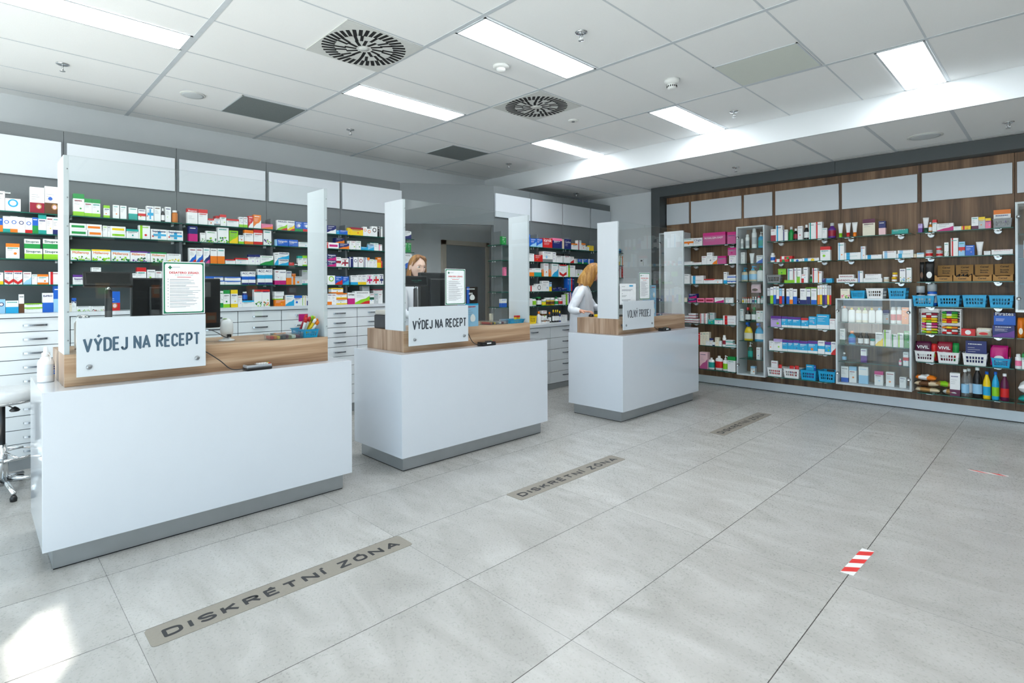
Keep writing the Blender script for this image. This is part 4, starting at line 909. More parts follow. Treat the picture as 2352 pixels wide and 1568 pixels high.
rA(G4, 4, '412 533 1295 b.H white magenta "orlex" black .75; 537 795 1270 b.S white lime red; 798 872 1310 b.M white dkgreen; 875 943 1310 b.P ltgrey white; 945 1022 1310 b.P white grey; 860 1020 1240:1308 @b.T white crimson; 668 790 1182:1268 @b.P ltgrey grey', 'worktop, bay left of doorway')
rA(G5, 0, '325 415 348 b.S white navy', 'top shelf beside the first assistant')
rA(G5, 1, '330 355 455 b.P green white; 357 380 455 b.P green white; 382 413 455 b.P green white', 'second shelf beside the first assistant')
rA(G5, 2, '328 418 550 b.S white blue', 'third shelf beside the first assistant')
H = ((1100, 420), 4.126); PB = -4.815
def rB(k, s, where): row(H[0], H[1], 'L', PB, (ZSB + [.865])[k], s, where, 'medicine on the far grey shelves')
rB(0, '222 262 508 b.P green white; 440 489 488 b.P blue white; 491 548 530 b.S blue ltblue; 550 605 532 b.S blue ltblue; 612 700 530 b.P red orange "kamik" white; 704 790 530 b.T navy pink; 792 812 540 b.P beige white; 815 878 540 b.P navy white "Cavilon" white; 888 938 580 b.T white orange; 941 975 552 b.V white crimson; 978 1015 578 b.T white orange; 1017 1048 612 b.P white lime; 1050 1092 602 b.P yellow white', 'far wall top shelf')
rB(1, '450 527 672 b.P white pink; 530 605 685 b.P red white; 608 700 655 b.B white grey; 703 733 660 b.P white green; 735 795 675 b.T white black; 812 865 678 b.T white black; 868 902 705 b.S white red; 904 918 725 b.P white crimson; 920 938 725 b.P ltgrey white; 942 980 728 b.B blue green; 984 992 730 b.P white blue; 994 1030 728 b.B blue green; 1032 1092 730 b.V blue white', 'far wall second shelf')
rB(2, '243 262 800 b.P pink white; 455 525 812 b.H white orange; 527 592 812 b.H white teal; 600 617 825 b.P orange white; 618 662 765 b.P white ltblue; 664 685 825 b.P orange white; 695 755 770 b.S white cyan; 765 830 780 b.K white red; 838 912 788 b.V white lime; 922 985 828 b.P white green', 'far wall middle shelf')
rB(3, '452 478 938 b.P orange white; 480 540 975 b.V white red; 542 600 960 b.C white grey; 601 665 932 b.P white ltblue; 667 690 945 b.H ltblue yellow; 695 745 1000 b.P navy white; 748 780 992 b.P navy yellow; 782 836 1002 b.P navy cyan; 840 860 905 b.P blue white; 862 872 905 b.P cyan white; 874 884 903 b.P red white; 886 903 905 b.P navy white', 'far wall fourth shelf')
rB(4, '210 262 1100 b.H white blue; 452 505 1098 b.P white ltpink; 512 555 1090 wid white dkgreen lime; 565 607 1085 wid black green white; 612 643 1108 jar lime white yellow; 645 685 1092 jar yellow white brown; 687 730 1092 jar yellow white brown; 733 760 1085 bot white green green; 765 803 1092 jar white white red; 806 822 1065 b.P white lime; 824 838 1060 b.P lime white; 840 850 1045 b.P white crimson; 852 862 1042 b.P purple white; 864 874 1042 b.P ltpink red; 876 888 1045 b.P blue white', 'far wall lowest shelf')
row(H[0], H[1], 'L', -4.80, .865, '440 545 1265 bas yellow; 566 598 1222 bot white orange white; 600 645 1290 b.M white brown; 602 640 1215:1290 b.M white brown; 647 668 1292 b.M white brown; 668 688 1228 bot black orange; 704 722 1207 bot black yellow; 726 742 1207 bot black yellow; 745 762 1207 bot black yellow; 765 779 1218 bot navy yellow; 781 798 1258 b.P white ltblue; 800 816 1258 b.P white cyan; 818 836 1255 b.P white teal', 'on the far low worktop', 'goods on the far worktop', .11)
row(H[0], H[1], 'L', PB, ZSB[0], '1315 1360 632 bag cyan navy; 1362 1428 650 b.P ltgrey white', 'top shelf in the far corner', 'medicine on the far grey shelves')
row(H[0], H[1], 'L', PB, ZSB[1], '1300 1335 755 b.P yellow orange; 1338 1360 700 b.V white lime; 1363 1384 705 b.P orange white; 1386 1402 710 b.P white green; 1405 1425 710 b.V brown lime', 'second shelf in the far corner', 'medicine on the far grey shelves')
row(H[0], H[1], 'L', PB, ZSB[2], '1302 1325 838 b.P crimson white; 1328 1350 805 b.V white crimson; 1352 1368 802 b.P red white; 1382 1394 830 b.P white green; 1397 1410 830 b.V white crimson; 1412 1423 832 b.P crimson white', 'middle shelf in the far corner', 'medicine on the far grey shelves')

# ---- the wood wall
K1 = ((1500, 350), 4.4804); K2 = ((1500, 650), 5.113); K3 = ((1660, 500), 7.84); K4 = ((1900, 350), 4.4801); K5 = ((1900, 650), 4.752); K6 = ((2100, 700), 6.032)
PW = 7.20; GW = 'goods on the wood wall shelves'
def rW(g, k, s, where, dep=None, pl=PW): row(g[0], g[1], 'B', pl, ZW[k] if isinstance(k, int) else k, s, where, GW, dep)
rW(K1, 0, '308 418 902 b.M white orange; 420 510 897 b.P white blue "Clogin" navy .6; 518 748 842 b.T mauve magenta "ROSALGIN EASY" white .5; 768 855 838 b.T mauve magenta', 'left bay topmost shelf')
rW(K1, 1, '303 408 1140 b.P white pink; 410 500 1148 b.P white pink; 503 554 1085 b.P white grey; 556 612 1048 b.P white grey; 614 662 1085 b.S white orange; 668 752 1085 b.T mauve magenta; 785 858 1080 b.P white grey; 772 858 1000:1080 b.T mauve magenta', 'left bay second shelf')
rW(K1, 2, '320 378 1270 b.P white grey; 395 520 1330 b.V white cyan; 395 520 1285:1330 b.V white cyan; 523 630 1320 b.T white red; 632 715 1325 b.P white orange; 727 762 1250 b.B white cyan; 765 850 1325 b.M white blue; 765 850 1280:1325 b.M white blue', 'left bay third shelf')
rW(K2, 3, '365 395 188 b.P cream green; 410 505 200 b.S navy magenta; 418 510 145:196 b.S navy magenta; 515 600 197 b.N pink crimson; 615 708 197 b.N pink crimson; 722 830 193 b.S white magenta; 848 938 193 b.P white purple', 'left bay fourth shelf')
rW(K2, 4, '358 465 465 b.B white crimson; 358 465 435:465 b.B white crimson; 358 412 403:433 b.B white crimson; 414 500 375:403 b.B white crimson; 414 500 403:433 b.B white crimson; 468 528 470 b.B white crimson; 468 528 440:468 b.B white crimson; 547 588 478 b.V white red; 547 588 453:477 b.V white red; 547 588 428:452 b.V white red; 547 588 403:427 b.V white red; 547 588 378:402 b.V white red; 600 634 478 b.V white red; 600 634 453:477 b.V white red; 600 634 428:452 b.V white red; 600 634 403:427 b.V white red; 600 634 378:402 b.V white red; 636 716 370 @b.V ltgrey brown; 645 716 450 b.P teal white; 720 812 440 b.T white teal; 820 968 480 b.V white red; 820 968 443:480 b.V white red; 820 968 406:443 b.V white red', 'left bay fifth shelf', .06)
rW(K2, 5, '528 546 605 b.P red white; 548 578 598 b.P cream beige; 580 613 596 b.P cream beige; 615 652 596 b.P cream beige; 578 608 730 b.P white beige; 610 655 700 b.P white beige; 657 690 670 b.T white navy; 692 718 715 b.B white navy; 722 768 660 b.P cream lime; 770 798 700 b.P white cyan; 803 845 635 can white white crimson; 848 968 738 b.M white teal; 848 930 692:736 b.M white teal', 'left bay sixth shelf')
rW(K2, 6, '540 632 832 b.S ltpink mauve; 632 700 900 sho white white teal; 708 795 880 sho white white red; 803 862 875 pum white white lime; 868 960 890 b.T white green', 'left bay lowest shelf')
GC = 'lotions in the tall display case'
def rC(g, z, s, where, dep=.06): row(g[0], g[1], 'B', 7.215, z, s, where, GC, dep)
rC(K3, 1.83, '320 372 415 can white white ltgrey; 405 475 335 can white white ltgrey; 518 605 228 can white white ltgrey; 630 730 290 pum cyan white teal', 'tall case top')
rC(K3, 1.636, '330 405 660 b.P white ltgrey; 468 560 675 tub white white ltblue; 612 722 715 b.S white blue', 'tall case second level')
rC(K3, 1.408, '322 432 935 pum beige cyan ltblue; 450 592 905 pum beige cyan ltblue; 598 725 900 pum white green white', 'tall case third level')
rC(K2, 1.13, '1042 1060 190 bot white orange yellow; 1064 1082 190 bot white red white; 1086 1104 190 bot white orange beige; 1108 1128 190 bot white red ltpink; 1134 1154 190 bot white orange white; 1160 1182 185 bot ltgrey white navy; 1188 1210 185 bot ltgrey white teal; 1218 1252 178 bot white red white; 1258 1292 180 bot ltgrey teal white', 'tall case fourth level')
rC(K2, 1.13, '1140 1255 35:140 @bag ltpink brown', 'tall case hanging behind vials')
rC(K2, .90, '1020 1058 328 b.P white black; 1070 1132 310 bot black red white; 1143 1205 308 bot dkgreen green white; 1208 1254 352 b.P white grey; 1256 1288 352 b.P white grey', 'tall case fifth level')
rC(K2, .65, '1048 1150 485 spr yellow blue cream; 1172 1280 495 spr cyan blue white', 'tall case sixth level')
rC(K2, .421, '1097 1155 722 pum dkgreen white teal; 1207 1250 782 b.P white blue', 'tall case seventh level')
rC(K2, .23, '1138 1188 1003 b.T white ltblue', 'tall case bottom')
rW(K3, 0, '875 962 248 b.H white crimson; 965 1082 182 b.V white cyan; 1086 1178 258 b.V white navy; 1182 1278 205 bot green ltgrey green; 1268 1355 238 bot black white crimson; 1358 1445 195 b.P white red; 1458 1552 170 bot black white white; 1560 1672 138 b.V white teal; 1675 1798 125 b.V white red; 1800 1885 232 b.P white lime; 1893 2032 140 bot purple ltgrey crimson', 'toothpaste bay topmost shelf')
rW(K3, 1, '855 935 675 can white white blue; 945 1190 785 b.V red white green; 1040 1258 735:785 b.V red white green; 1210 1432 785 b.V white teal blue; 1437 1735 770 b.V white cyan yellow; 1762 1940 568 b.T white red', 'toothpaste bay second shelf')
rW(K3, 2, '790 1045 1068 bas grey; 1000 1143 962:1068 @card.P lime green; 1170 1262 960 b.V white teal; 1272 1330 950 b.V white crimson; 1343 1415 950 b.P white ltgrey; 1455 1535 938 b.P white ltgrey; 1110 1296 1165 b.P lime dkgreen; 1325 1392 1105 b.P lime green; 1420 1493 1060 b.H white red; 1563 1612 1070 bot dkgreen white green; 1615 1706 955 b.V white red; 1708 1785 1010 b.V white orange; 1790 1858 1140 b.P navy white; 1862 1972 1140 b.P cyan white', 'toothpaste bay third shelf', .07)
rW(K2, 3, '1340 1372 85 card.H ltgrey black; 1376 1410 75 card.H white lime; 1414 1444 65 card.H white blue; 1448 1478 68 card.B white navy; 1482 1512 90 card.H ltblue red; 1516 1540 90 card.H white blue; 1565 1600 95 card.H white blue; 1603 1640 90 card.B white orange; 1644 1690 100 card.H white blue; 1726 1800 95 card.B white navy; 1803 1848 100 card.H white navy; 1856 1920 95 card.B white blue; 1930 1955 60 card.H white orange; 1958 1984 55 card.H white yellow; 1988 2012 60 card.H white navy; 2016 2040 60 card.H white purple; 2044 2068 60 card.H ltgrey yellow; 2072 2092 62 card.H ltgrey red', 'toothbrush shelf front')
row(K2[0], K2[1], 'B', 7.24, ZW[3], '1590 1642 205 box green white; 1644 1690 205 box red white; 1692 1738 205 box navy white; 1740 1786 200 box magenta white; 1788 1860 198 box yellow white; 1862 1925 198 box lime white; 1565 1640 110:200 @box blue white; 1790 1925 80:196 @box lime yellow', 'toothbrush shelf behind cards', GW, .08)
rW(K2, 4, '1380 1500 415 b.T lilac purple; 1505 1573 420 b.D cyan purple white; 1575 1630 425 b.D cyan purple white; 1632 1730 430 b.D cyan purple white; 1735 1820 440 b.D cyan red white; 1825 1915 425 b.B cyan white; 1918 2065 400 b.B cyan white; 2070 2143 452 b.P white grey', 'plaster bay fifth shelf')
rW(K2, 5, '1358 1408 705 b.P white grey; 1410 1510 685 b.T white lilac; 1512 1575 695 b.D cyan purple white; 1577 1640 700 b.D cyan purple white; 1642 1710 700 b.D cyan purple white; 1712 1808 712 b.D cyan purple white; 1812 1925 712 b.D cyan purple white; 1930 2008 710 b.M white cyan; 2012 2083 725 b.D cyan purple white; 2085 2143 725 b.S white red', 'plaster bay sixth shelf')
rW(K2, 6, '1330 1505 1020 bas white; 1522 1706 1035 bas white; 1722 1905 1055 bas cyan; 1930 2130 1068 bas cyan', 'plaster bay lowest shelf', .2)
def inbasket(g, z, s, where, pl=7.27): row(g[0], g[1], 'B', pl, z, s, where, 'goods standing in the baskets', .03)
inbasket(K2, .245, '1380 1455 940 b.H white red; 1460 1500 985 bag red crimson; 1590 1640 1000 bag red navy; 1650 1700 1000 bag red crimson; 1790 1880 990 b.H cyan purple; 1885 1900 1000 b.H blue orange; 2030 2115 1052 bag black grey', 'in the lowest baskets')
rW(K4, 0, '108 165 757 tub white lime lime; 185 243 752 tub white red ltblue; 253 313 747 tub white orange orange; 370 497 717 card.T cream plum; 535 605 740 b.H navy ltpink; 668 835 825 b.P teal white', 'middle bay topmost shelf')
rW(K4, 1, '113 178 958 b.V white ltblue orange; 180 345 1092 b.V white cyan; 180 345 1060:1092 b.V white cyan; 348 395 998 b.V white ltblue orange; 397 565 1085 b.V white cyan; 575 713 1048 b.V white ltblue; 715 888 1075 b.V white cyan; 728 888 1040:1075 b.V white ltblue; 892 922 1078 b.P beige white; 925 998 1068 b.T white ltblue', 'middle bay second shelf')
rW(K4, 2, '97 308 1325 b.P white red "INFADOLAN" crimson .3; 120 275 1287:1325 b.P white red "INFADOLAN" crimson .3; 317 368 1250 b.V white blue; 372 565 1325 b.P white grey; 390 555 1283:1325 b.P white grey; 577 655 1315 jar white white beige; 660 736 1318 jar amber yellow white; 668 735 1270:1318 jar amber yellow white; 747 807 1232 b.L white cyan; 815 868 1220 b.L white orange', 'middle bay third shelf')
row(K4[0], K4[1], 'B', 7.17, 1.2052, '137 232 1432 b.L cream pink; 240 385 1452 sba cyan; 400 575 1430 bas white; 625 810 1430 bas cyan', 'on top of the wide case', 'baskets on the wide display case', .19)
GD = 'sunscreens and creams in the wide case'
def rD(z, s, where): row(K5[0], K5[1], 'B', 7.23, z, s, where, GD, .06)
rD(.936, '145 215 280 sho white orange white; 220 296 300 sho white yellow white; 302 368 300 sho cream lime white; 374 434 305 sho cream lime white; 440 514 305 sho white yellow white; 520 602 305 sho white cyan white; 608 672 330 b.T ltgrey navy; 684 744 295 can white ltgrey red; 750 808 295 can white ltgrey red; 812 885 303 b.P orange white', 'wide case top level')
rD(.685, '132 190 530 b.B white dkgreen; 218 298 555 bot cyan orange blue; 326 385 565 bot black black white; 392 448 565 bot black black white; 458 512 642 jar white teal white; 522 604 575 b.S white yellow; 608 688 548 b.V white lime; 693 760 595 b.V white green; 763 828 583 b.V white lime; 835 898 560 b.P green white', 'wide case second level')
rD(.491, '150 200 790 bot clear clear2 ltblue; 360 425 752 b.H white purple; 772 805 862 bot pink white; 822 880 792 b.M white red'.replace('clear2', 'white'), 'wide case third level')
rD(.252, '143 223 942 b.B white blue; 232 310 945 b.T white ltblue; 335 437 948 b.H white ltblue; 508 600 998 b.T white magenta; 632 722 1008 b.P white grey; 780 852 1065 b.P white grey', 'wide case bottom')
rW(K4, 0, '940 984 770 b.H lilac purple; 985 1050 705 tub white dkgreen blue; 1046 1086 755 bot amber white white; 1088 1130 730 b.T white red; 1133 1303 768 b.S white magenta; 1305 1384 800 b.P white navy; 1387 1482 795 b.V yellow red orange; 1490 1560 705 card.B white plum; 1563 1630 705 card.T ltgrey yellow; 1632 1690 718 b.T pink yellow; 1712 1905 722 bas grey; 1718 1895 632 @card.T white orange', 'snack bay topmost shelf', .07)
rW(K4, 1, '1010 1085 1040 jar white ltgrey red; 1120 1190 1050 jar white ltgrey red; 1122 1190 1000:1048 jar white ltgrey red; 1208 1252 965 b.L white green; 1275 1350 920 b.V white red; 1355 1420 958 b.M ltblue red; 1425 1518 995 b.P blue white; 1530 1612 958 tub white white beige; 1615 1683 1055 b.P white grey; 1693 1912 1042 b.P white red', 'snack bay second shelf')
rW(K4, 2, '950 1000 1165 bag black brown; 1004 1100 1160 bag black white', 'snack bay third shelf')
rW(K5, 3, '930 1165 175 bas cyan; 1195 1445 175 bas cyan; 1475 1735 175 bas cyan; 1765 2030 180 bas cyan', 'snack bay fourth shelf', .2)
rW(K5, ZW[3] + .004, '965 1060 70 @jar black ltgrey white; 1085 1195 50 @jar blue ltgrey white', 'behind the first blue snack basket')
rW(K6, 4, '645 836 388 b.C red white; 845 1062 378 bag cream red "Lízátko" crimson; 1080 1385 345 b.S navy purple; 1098 1400 170:340 @b.T blue navy "Pirates" white .78; 1422 1520 240 bag orange cream', 'snack bay fifth shelf', .09)
bars = ''
for i, (a, b_) in enumerate((('crimson', 'white'), ('white', 'red'), ('yellow', 'orange'), ('yellow', 'lime'), ('magenta', 'white'), ('pink', 'white'), ('yellow', 'white'), ('lime', 'yellow'))):
    yb = (195, 228, 262, 295, 332, 370, 408, 438)[i]; bars += f'95 318 {yb - 26}:{yb} roll {a} {b_};'
for i, (a, b_) in enumerate((('green', 'purple'), ('lime', 'white'), ('lime', 'yellow'), ('orange', 'red'), ('yellow', 'red'), ('orange', 'yellow'), ('white', 'red'), ('red', 'white'))):
    yb = (178, 210, 242, 278, 308, 385, 428, 456)[i]; bars += f'375 600 {yb - 26}:{yb} roll {a} {b_};'
row(K6[0], K6[1], 'B', 7.23, ZW[4] + .004, bars, 'in the clear snack rack', 'wrapped sweet bars in the racks')
rW(K6, 5, '-2 270 690 bas white; 312 610 710 bas white; 660 1000 730 bas white; 1060 1320 800 sba cyan; 1385 1480 742 can white white pink; 1483 1540 742 b.T white green', 'snack bay sixth shelf', .19)
row(K6[0], K6[1], 'B', 7.25, ZW[5] + .012, '5 222 555 bag plum white "VIVIL" white; 225 300 590 bag red lime; 302 515 565 bag crimson white "VIVIL" white; 520 610 585 bag green red; 705 995 555 b.P navy blue; 1045 1290 622 bag magenta white; 1292 1330 650 @bag crimson pink', 'standing in the snack baskets', 'sweet bags in the baskets', .05)
rW(K6, 6, '482 622 1000 b.B white plum; 632 745 950 big clear white ltblue; 790 930 925 big black white ltblue; 935 1045 985 big yellow blue cyan; 1060 1165 988 big cyan blue lime; 1175 1300 1015 big plum white red', 'snack bay lowest shelf')
rW(K6, 6, '680 800 940 @big clear white white', 'snack bay lowest shelf, behind')
# right-hand case and the edge bay
row((2300, 450), 1.0, 'B', 7.23, 1.36, '52 74 172 bot ltgrey blue cyan', 'in the right edge case', GW)
row((2300, 450), 1.0, 'B', 7.23, 1.60, '52 74 112 b.H white orange', 'in the right edge case upper level', GW)

# ================================================================ things on and around the counters
m_dev = mat('black_device_plastic', rgb(26, 27, 29), 0.35, noise=.05); m_dev2 = mat('dark_grey_device_plastic', rgb(60, 62, 66), 0.4); m_wdev = mat('white_device_plastic', rgb(232, 234, 236), 0.3)
m_scr = mat('dark_screen_glass', rgb(8, 9, 11), 0.12); m_gt = mat('display_teal_text', rgb(30, 110, 98), 0.5, emis=.08)
m_pgreen = mat('poster_green_border', rgb(12, 120, 84), 0.5); m_pap = mat('white_paper', rgb(244, 247, 249), 0.5); m_pred = mat('poster_red_print', rgb(208, 40, 40), .5); m_pblk = mat('poster_grey_print', rgb(120, 124, 132), .5); m_pdk = mat('poster_dark_print', rgb(45, 55, 85), .5)
def poster(x, y, z, lab, w=.21, h=.288):
    t = tag(empty('info_poster', (x, y, z)), lab, 'poster', 'green-bordered notices on the counters')
    MB().bev((-.006, -.004, -.003), (0, w + .004, h + .003), m_acryl, .001).obj('acrylic_holder', t)
    m = MB(); P_ = lambda a, b_, c, d_, mm, e: m.plate([(a, b_), (c, b_), (c, d_), (a, d_)], (e, 0, 0), (0, 1, 0), (0, 0, 1), mm)
    P_(0, 0, w, h, m_pap, .0005); P_(.004, .004, w - .004, h - .004, m_pgreen, .0007)
    r = .010; x0, y0, x1, y1 = .011, .011, w - .011, h - .011
    pts = []
    for cx, cy, a0 in ((x1 - r, y0 + r, -90), (x1 - r, y1 - r, 0), (x0 + r, y1 - r, 90), (x0 + r, y0 + r, 180)): pts += [(cx + r * math.cos(R(a0 + k * 22.5)), cy + r * math.sin(R(a0 + k * 22.5))) for k in range(5)]
    m.plate(pts, (.0009, 0, 0), (0, 1, 0), (0, 0, 1), m_pap)
    for a, b_ in ((0, 0), (.006, 0), (-.006, 0), (0, .006), (0, -.006)): P_(.036 + a - .0035, h - .032 + b_ - .0035, .036 + a + .0035, h - .032 + b_ + .0035, m_pgreen, .0011)
    P_(.048, h - .031, .085, h - .029, m_pblk, .0011)
    m.text('DESATERO ZÁSAD.', (.0012, .032, h - .066), (0, 1, 0), (0, 0, 1), .150, m_pred, h=.0115, bold=.0009)
    m.text('BOJE PROTI NÁKAZE', (.0012, .060, h - .075), (0, 1, 0), (0, 0, 1), .09, m_pgreen, h=.004)
    P_(.07, h - .086, .14, h - .083, m_pred, .0011)
    rn = random.Random(3); z_ = h - .098
    for k in range(10):
        P_(.024, z_, .028, z_ + .003, m_pdk, .0011)
        for q in range(2 + (k % 3 > 0)): P_(.034, z_ - q * .0052, .034 + .155 * rn.uniform(.5, 1), z_ - q * .0052 + .0017, m_pblk, .0011)
        z_ -= .0130 + .0052 * (k % 3 > 0)
    m.obj('printed_sheet', t)
poster(-3.368, .755, 1.206, 'large green-bordered notice above the nearest counter sign')
poster(-3.368, 2.722, 1.207, 'green-bordered notice above the middle counter sign')
poster(-3.088, 5.125, 1.209, 'small green-bordered notice on the farthest counter')
t = tag(empty('info_sheet', (-3.085, 4.757, 1.165)), 'plain white notice with blue corner logo, left of the green-bordered one on the farthest counter', 'poster')
m = MB().bev((-.004, 0, 0), (0, .295, .213), m_pap, .0008)
for i, (a, z_, l, c) in enumerate(((.17, .184, .07, 'c'), (.03, .182, .06, 'g'), (.03, .150, .20, 'd'), (.03, .140, .17, 'd'), (.03, .11, .02, 'g'), (.03, .09, .09, 'g'), (.03, .08, .07, 'g'), (.03, .045, .16, 'd'), (.03, .035, .12, 'g'), (.03, .015, .1, 'g'))):
    m.plate([(a, z_), (a + l, z_), (a + l, z_ + (.014 if c == 'c' else .003)), (a, z_ + (.014 if c == 'c' else .003))], (.0004, 0, 0), (0, 1, 0), (0, 0, 1), {'c': pm('cyan'), 'g': m_pblk, 'd': m_pdk}[c])
m.obj('printed_sheet', t)

def monitor(x, y0, y1, z0, z1, lab, yaw=0):
    t = tag(empty('computer_monitor', (x, (y0 + y1) / 2, 1.0205), R(yaw)), lab, 'monitor', 'black monitors seen from behind'); w = y1 - y0; b0 = z0 - 1.02; b1 = z1 - 1.02
    MB().bev((-.03, -w / 2, b0), (.006, w / 2, b1), m_dev, .008).bev((.004, -w * .32, b0 + .04), (.026, w * .32, b1 - .05), m_dev, .01).box((.0262, -w * .2, b1 - .075), (.0266, w * .2, b1 - .068), m_black).obj('housing', t)
    MB().box((-.0312, -w / 2 + .012, b0 + .015), (-.0302, w / 2 - .012, b1 - .012), m_scr).obj('screen', t)
    MB().bev((-.01, -.03, .012), (.02, .03, b0 + .12), m_dev, .006).obj('stand_neck', t)
    MB().bev((-.09, -.12, 0), (.09, .12, .012), m_dev, .005).obj('stand_foot', t)
monitor(-3.66, .66, 1.14, 1.10, 1.408, 'black monitor behind the nearest counter screen, left edge by the notice', 0)
monitor(-3.66, 2.69, 3.19, 1.12, 1.472, 'black monitor on the middle counter hiding the first assistant', 0)
monitor(-3.44, 5.07, 5.37, 1.10, 1.36, 'black monitor on the farthest counter behind the notices', 0)
def display(x, y, lab, txt=None, tilt=12, zt=1.437):
    t = tag(empty('customer_display', (x, y, 1.0205)), lab, 'display', 'pole-mounted customer displays'); h = zt - 1.02
    MB().lathe([(.045, 0), (.045, .008), (.02, .012)], m_dev, 24).obj('base', t)
    MB().lathe([(.017, .01), (.017, h - .10)], m_dev2, 16).lathe([(.013, h - .10), (.012, h - .075)], m_chrome, 12).obj('pole', t)
    hd = MB().bev((-.022, -.11, -.042), (.012, .11, .040), m_dev, .006).box((.0122, -.098, -.03), (.0126, .098, .03), m_scr)
    if txt:
        hd.text(txt[0], (.013, -.045, .0), (0, 1, 0), (0, 0, 1), .095, m_gt, h=.009); hd.text(txt[1], (.013, -.025, -.012), (0, 1, 0), (0, 0, 1), .05, m_gt, h=.006)
    o = hd.obj('display_head', t); o.location = (0, 0, h - .04); o.rotation_euler = (0, R(-tilt), 0)
display(-3.53, .535, 'black tilted customer display on a pole behind the nearest screen', None, 20)
display(-3.50, 2.53, 'black customer display with faint teal text before the first assistant', ('lekarna ZEME', 'Vitame Vas'), 5)
# hand scanner on its stand
t = tag(empty('barcode_scanner', (-3.575, 1.150, 1.0205)), 'white rounded barcode scanner standing right of the monitor on the nearest counter', 'scanner')
MB().lathe([(.046, 0), (.044, .008), (.022, .014), (.018, .024)], m_wdev, 24).obj('foot', t)
MB().lathe([(.022, .022), (.038, .032), (.046, .06), (.045, .105), (.038, .128), (.018, .140), (.002, .142)], m_wdev, 24, ell=.8).bev((.034, -.012, .026), (.05, .012, .044), m_dev, .003).obj('head', t)
MB().lathe([(.0135, 0), (.0135, .0008)], pm('lime'), 14, (.01, -.014, .139)).obj('status_light', t)
tag(MB().tube(smooth_curve([(-3.522, 1.150, 1.054), (-3.50, 1.12, 1.05), (-3.49, 1.03, 1.10), (-3.50, .90, 1.12), (-3.52, .84, 1.06), (-3.53, .82, 1.025)], 6), .0022, m_dev, 6).obj('scanner_cable'), 'black cable curling from the white scanner to the monitor', 'cable')
# payment terminals
def terminal(x, y, rz, lab, lab2, pts, dark=False):
    t = tag(empty('payment_terminal', (x, y, .8605), R(rz)), lab, 'card terminal', 'card terminals on the counters')
    MB().bev((-.038, -.075, 0), (.038, .075, .018), m_dev, .006).obj('base', t)
    b_ = MB().bev((-.036, -.074, .016), (.036, .074, .032), m_dev if dark else mat('silver_terminal_shell', rgb(165, 172, 180), .3, metal=.5), .006); b_.box((-.026, -.066, .0322), (.026, -.012, .0328), m_scr)
    if dark: b_.box((.0362, -.03, .006), (.0368, .02, .026), m_pap)
    b_.obj('shell', t)
    k = MB()
    for i in range(4):
        for j in range(3): k.bev((-.022 + j * .016, .0 + i * .015, .032), (-.010 + j * .016, .011 + i * .015, .0365), m_wdev if not dark else m_dev2, .001)
    for j, c in enumerate(('green', 'yellow', 'red')): k.bev((-.022 + j * .016, .060, .032), (-.010 + j * .016, .070, .0365), pm(c), .001)
    k.obj('keypad', t)
    tag(MB().tube(smooth_curve(pts, 6), .003, m_dev, 7).obj('terminal_cable'), lab2, 'cable')
terminal(-3.322, 1.242, 0, 'silver card terminal with colour keys on the nearest counter', 'black cable hanging from behind the largest sign to the silver terminal', [(-3.385, .93, 1.00), (-3.37, .97, .985), (-3.352, 1.04, .93), (-3.34, 1.10, .875), (-3.325, 1.17, .872)])
terminal(-3.326, 3.13, 0, 'black card terminal with small white sticker on the middle counter', 'black cable dropping beside the mask boxes to the middle terminal', [(-3.385, 2.955, 1.01), (-3.372, 2.97, .96), (-3.36, 3.0, .90), (-3.34, 3.03, .875), (-3.328, 3.06, .872)], True)
terminal(-3.03, 5.545, 0, 'black card terminal on the farthest counter', 'short black cable from the smallest sign to the far terminal', [(-3.085, 5.36, .93), (-3.06, 5.40, .90), (-3.045, 5.44, .875), (-3.033, 5.475, .872)], True)
# sweets and trays on the nearest upstand
def candy_box(x, y, w, d, h, rz, lab, cols):
    t = tag(empty('candy_box', (x, y, 1.0205), R(rz)), lab, 'box of sweets', 'clear lidded candy boxes')
    b_ = MB(); b_.box((0, 0, 0), (d, w, .002), m_acryl); b_.box((0, 0, 0), (.0015, w, h), m_acryl).box((d - .0015, 0, 0), (d, w, h), m_acryl).box((0, 0, 0), (d, .0015, h), m_acryl).box((0, w - .0015, 0), (d, w, h), m_acryl); b_.obj('tub', t)
    MB().bev((-.006, -.006, h), (d + .006, w + .006, h + .007), m_acryl, .002).obj('lid', t)
    n = len(cols)
    for i, c in enumerate(cols):
        y_ = .008 + (w - .016) * i / n; MB().bev((.008, y_, .003), (d - .008, y_ + (w - .016) / n - .003, h * .78), pm(c), .006).obj('sweet', t)
candy_box(-3.512, 1.355, .10, .10, .030, 0, 'clear box of orange and yellow sweets on the nearest counter', ['red', 'orange', 'yellow', 'black'])
candy_box(-3.512, 1.462, .105, .10, .030, 0, 'clear box of dark plum sweet bars beside the blue basket', ['plum', 'white', 'plum'])
candy_box(-3.535, 3.245, .10, .12, .028, 0, 'clear box of red and orange sweets on the middle counter', ['red', 'orange', 'black', 'yellow'])
candy_box(-3.535, 3.368, .11, .12, .028, 0, 'clear box of white and violet sweets beside the turquoise tray', ['white', 'plum', 'ltgrey'])
candy_box(-3.26, 5.60, .10, .12, .022, 0, 'small dark sweets tray on the farthest counter', ['plum', 'black', 'white'])
o = basket_mesh(.10, .055, .20, 'cyan').obj('plastic_basket'); o.location = (-3.408, 1.575, 1.0205); o.rotation_euler = (0, 0, R(90)); tag(o, 'bright blue basket full of fruit sweets on the nearest counter', 'basket')
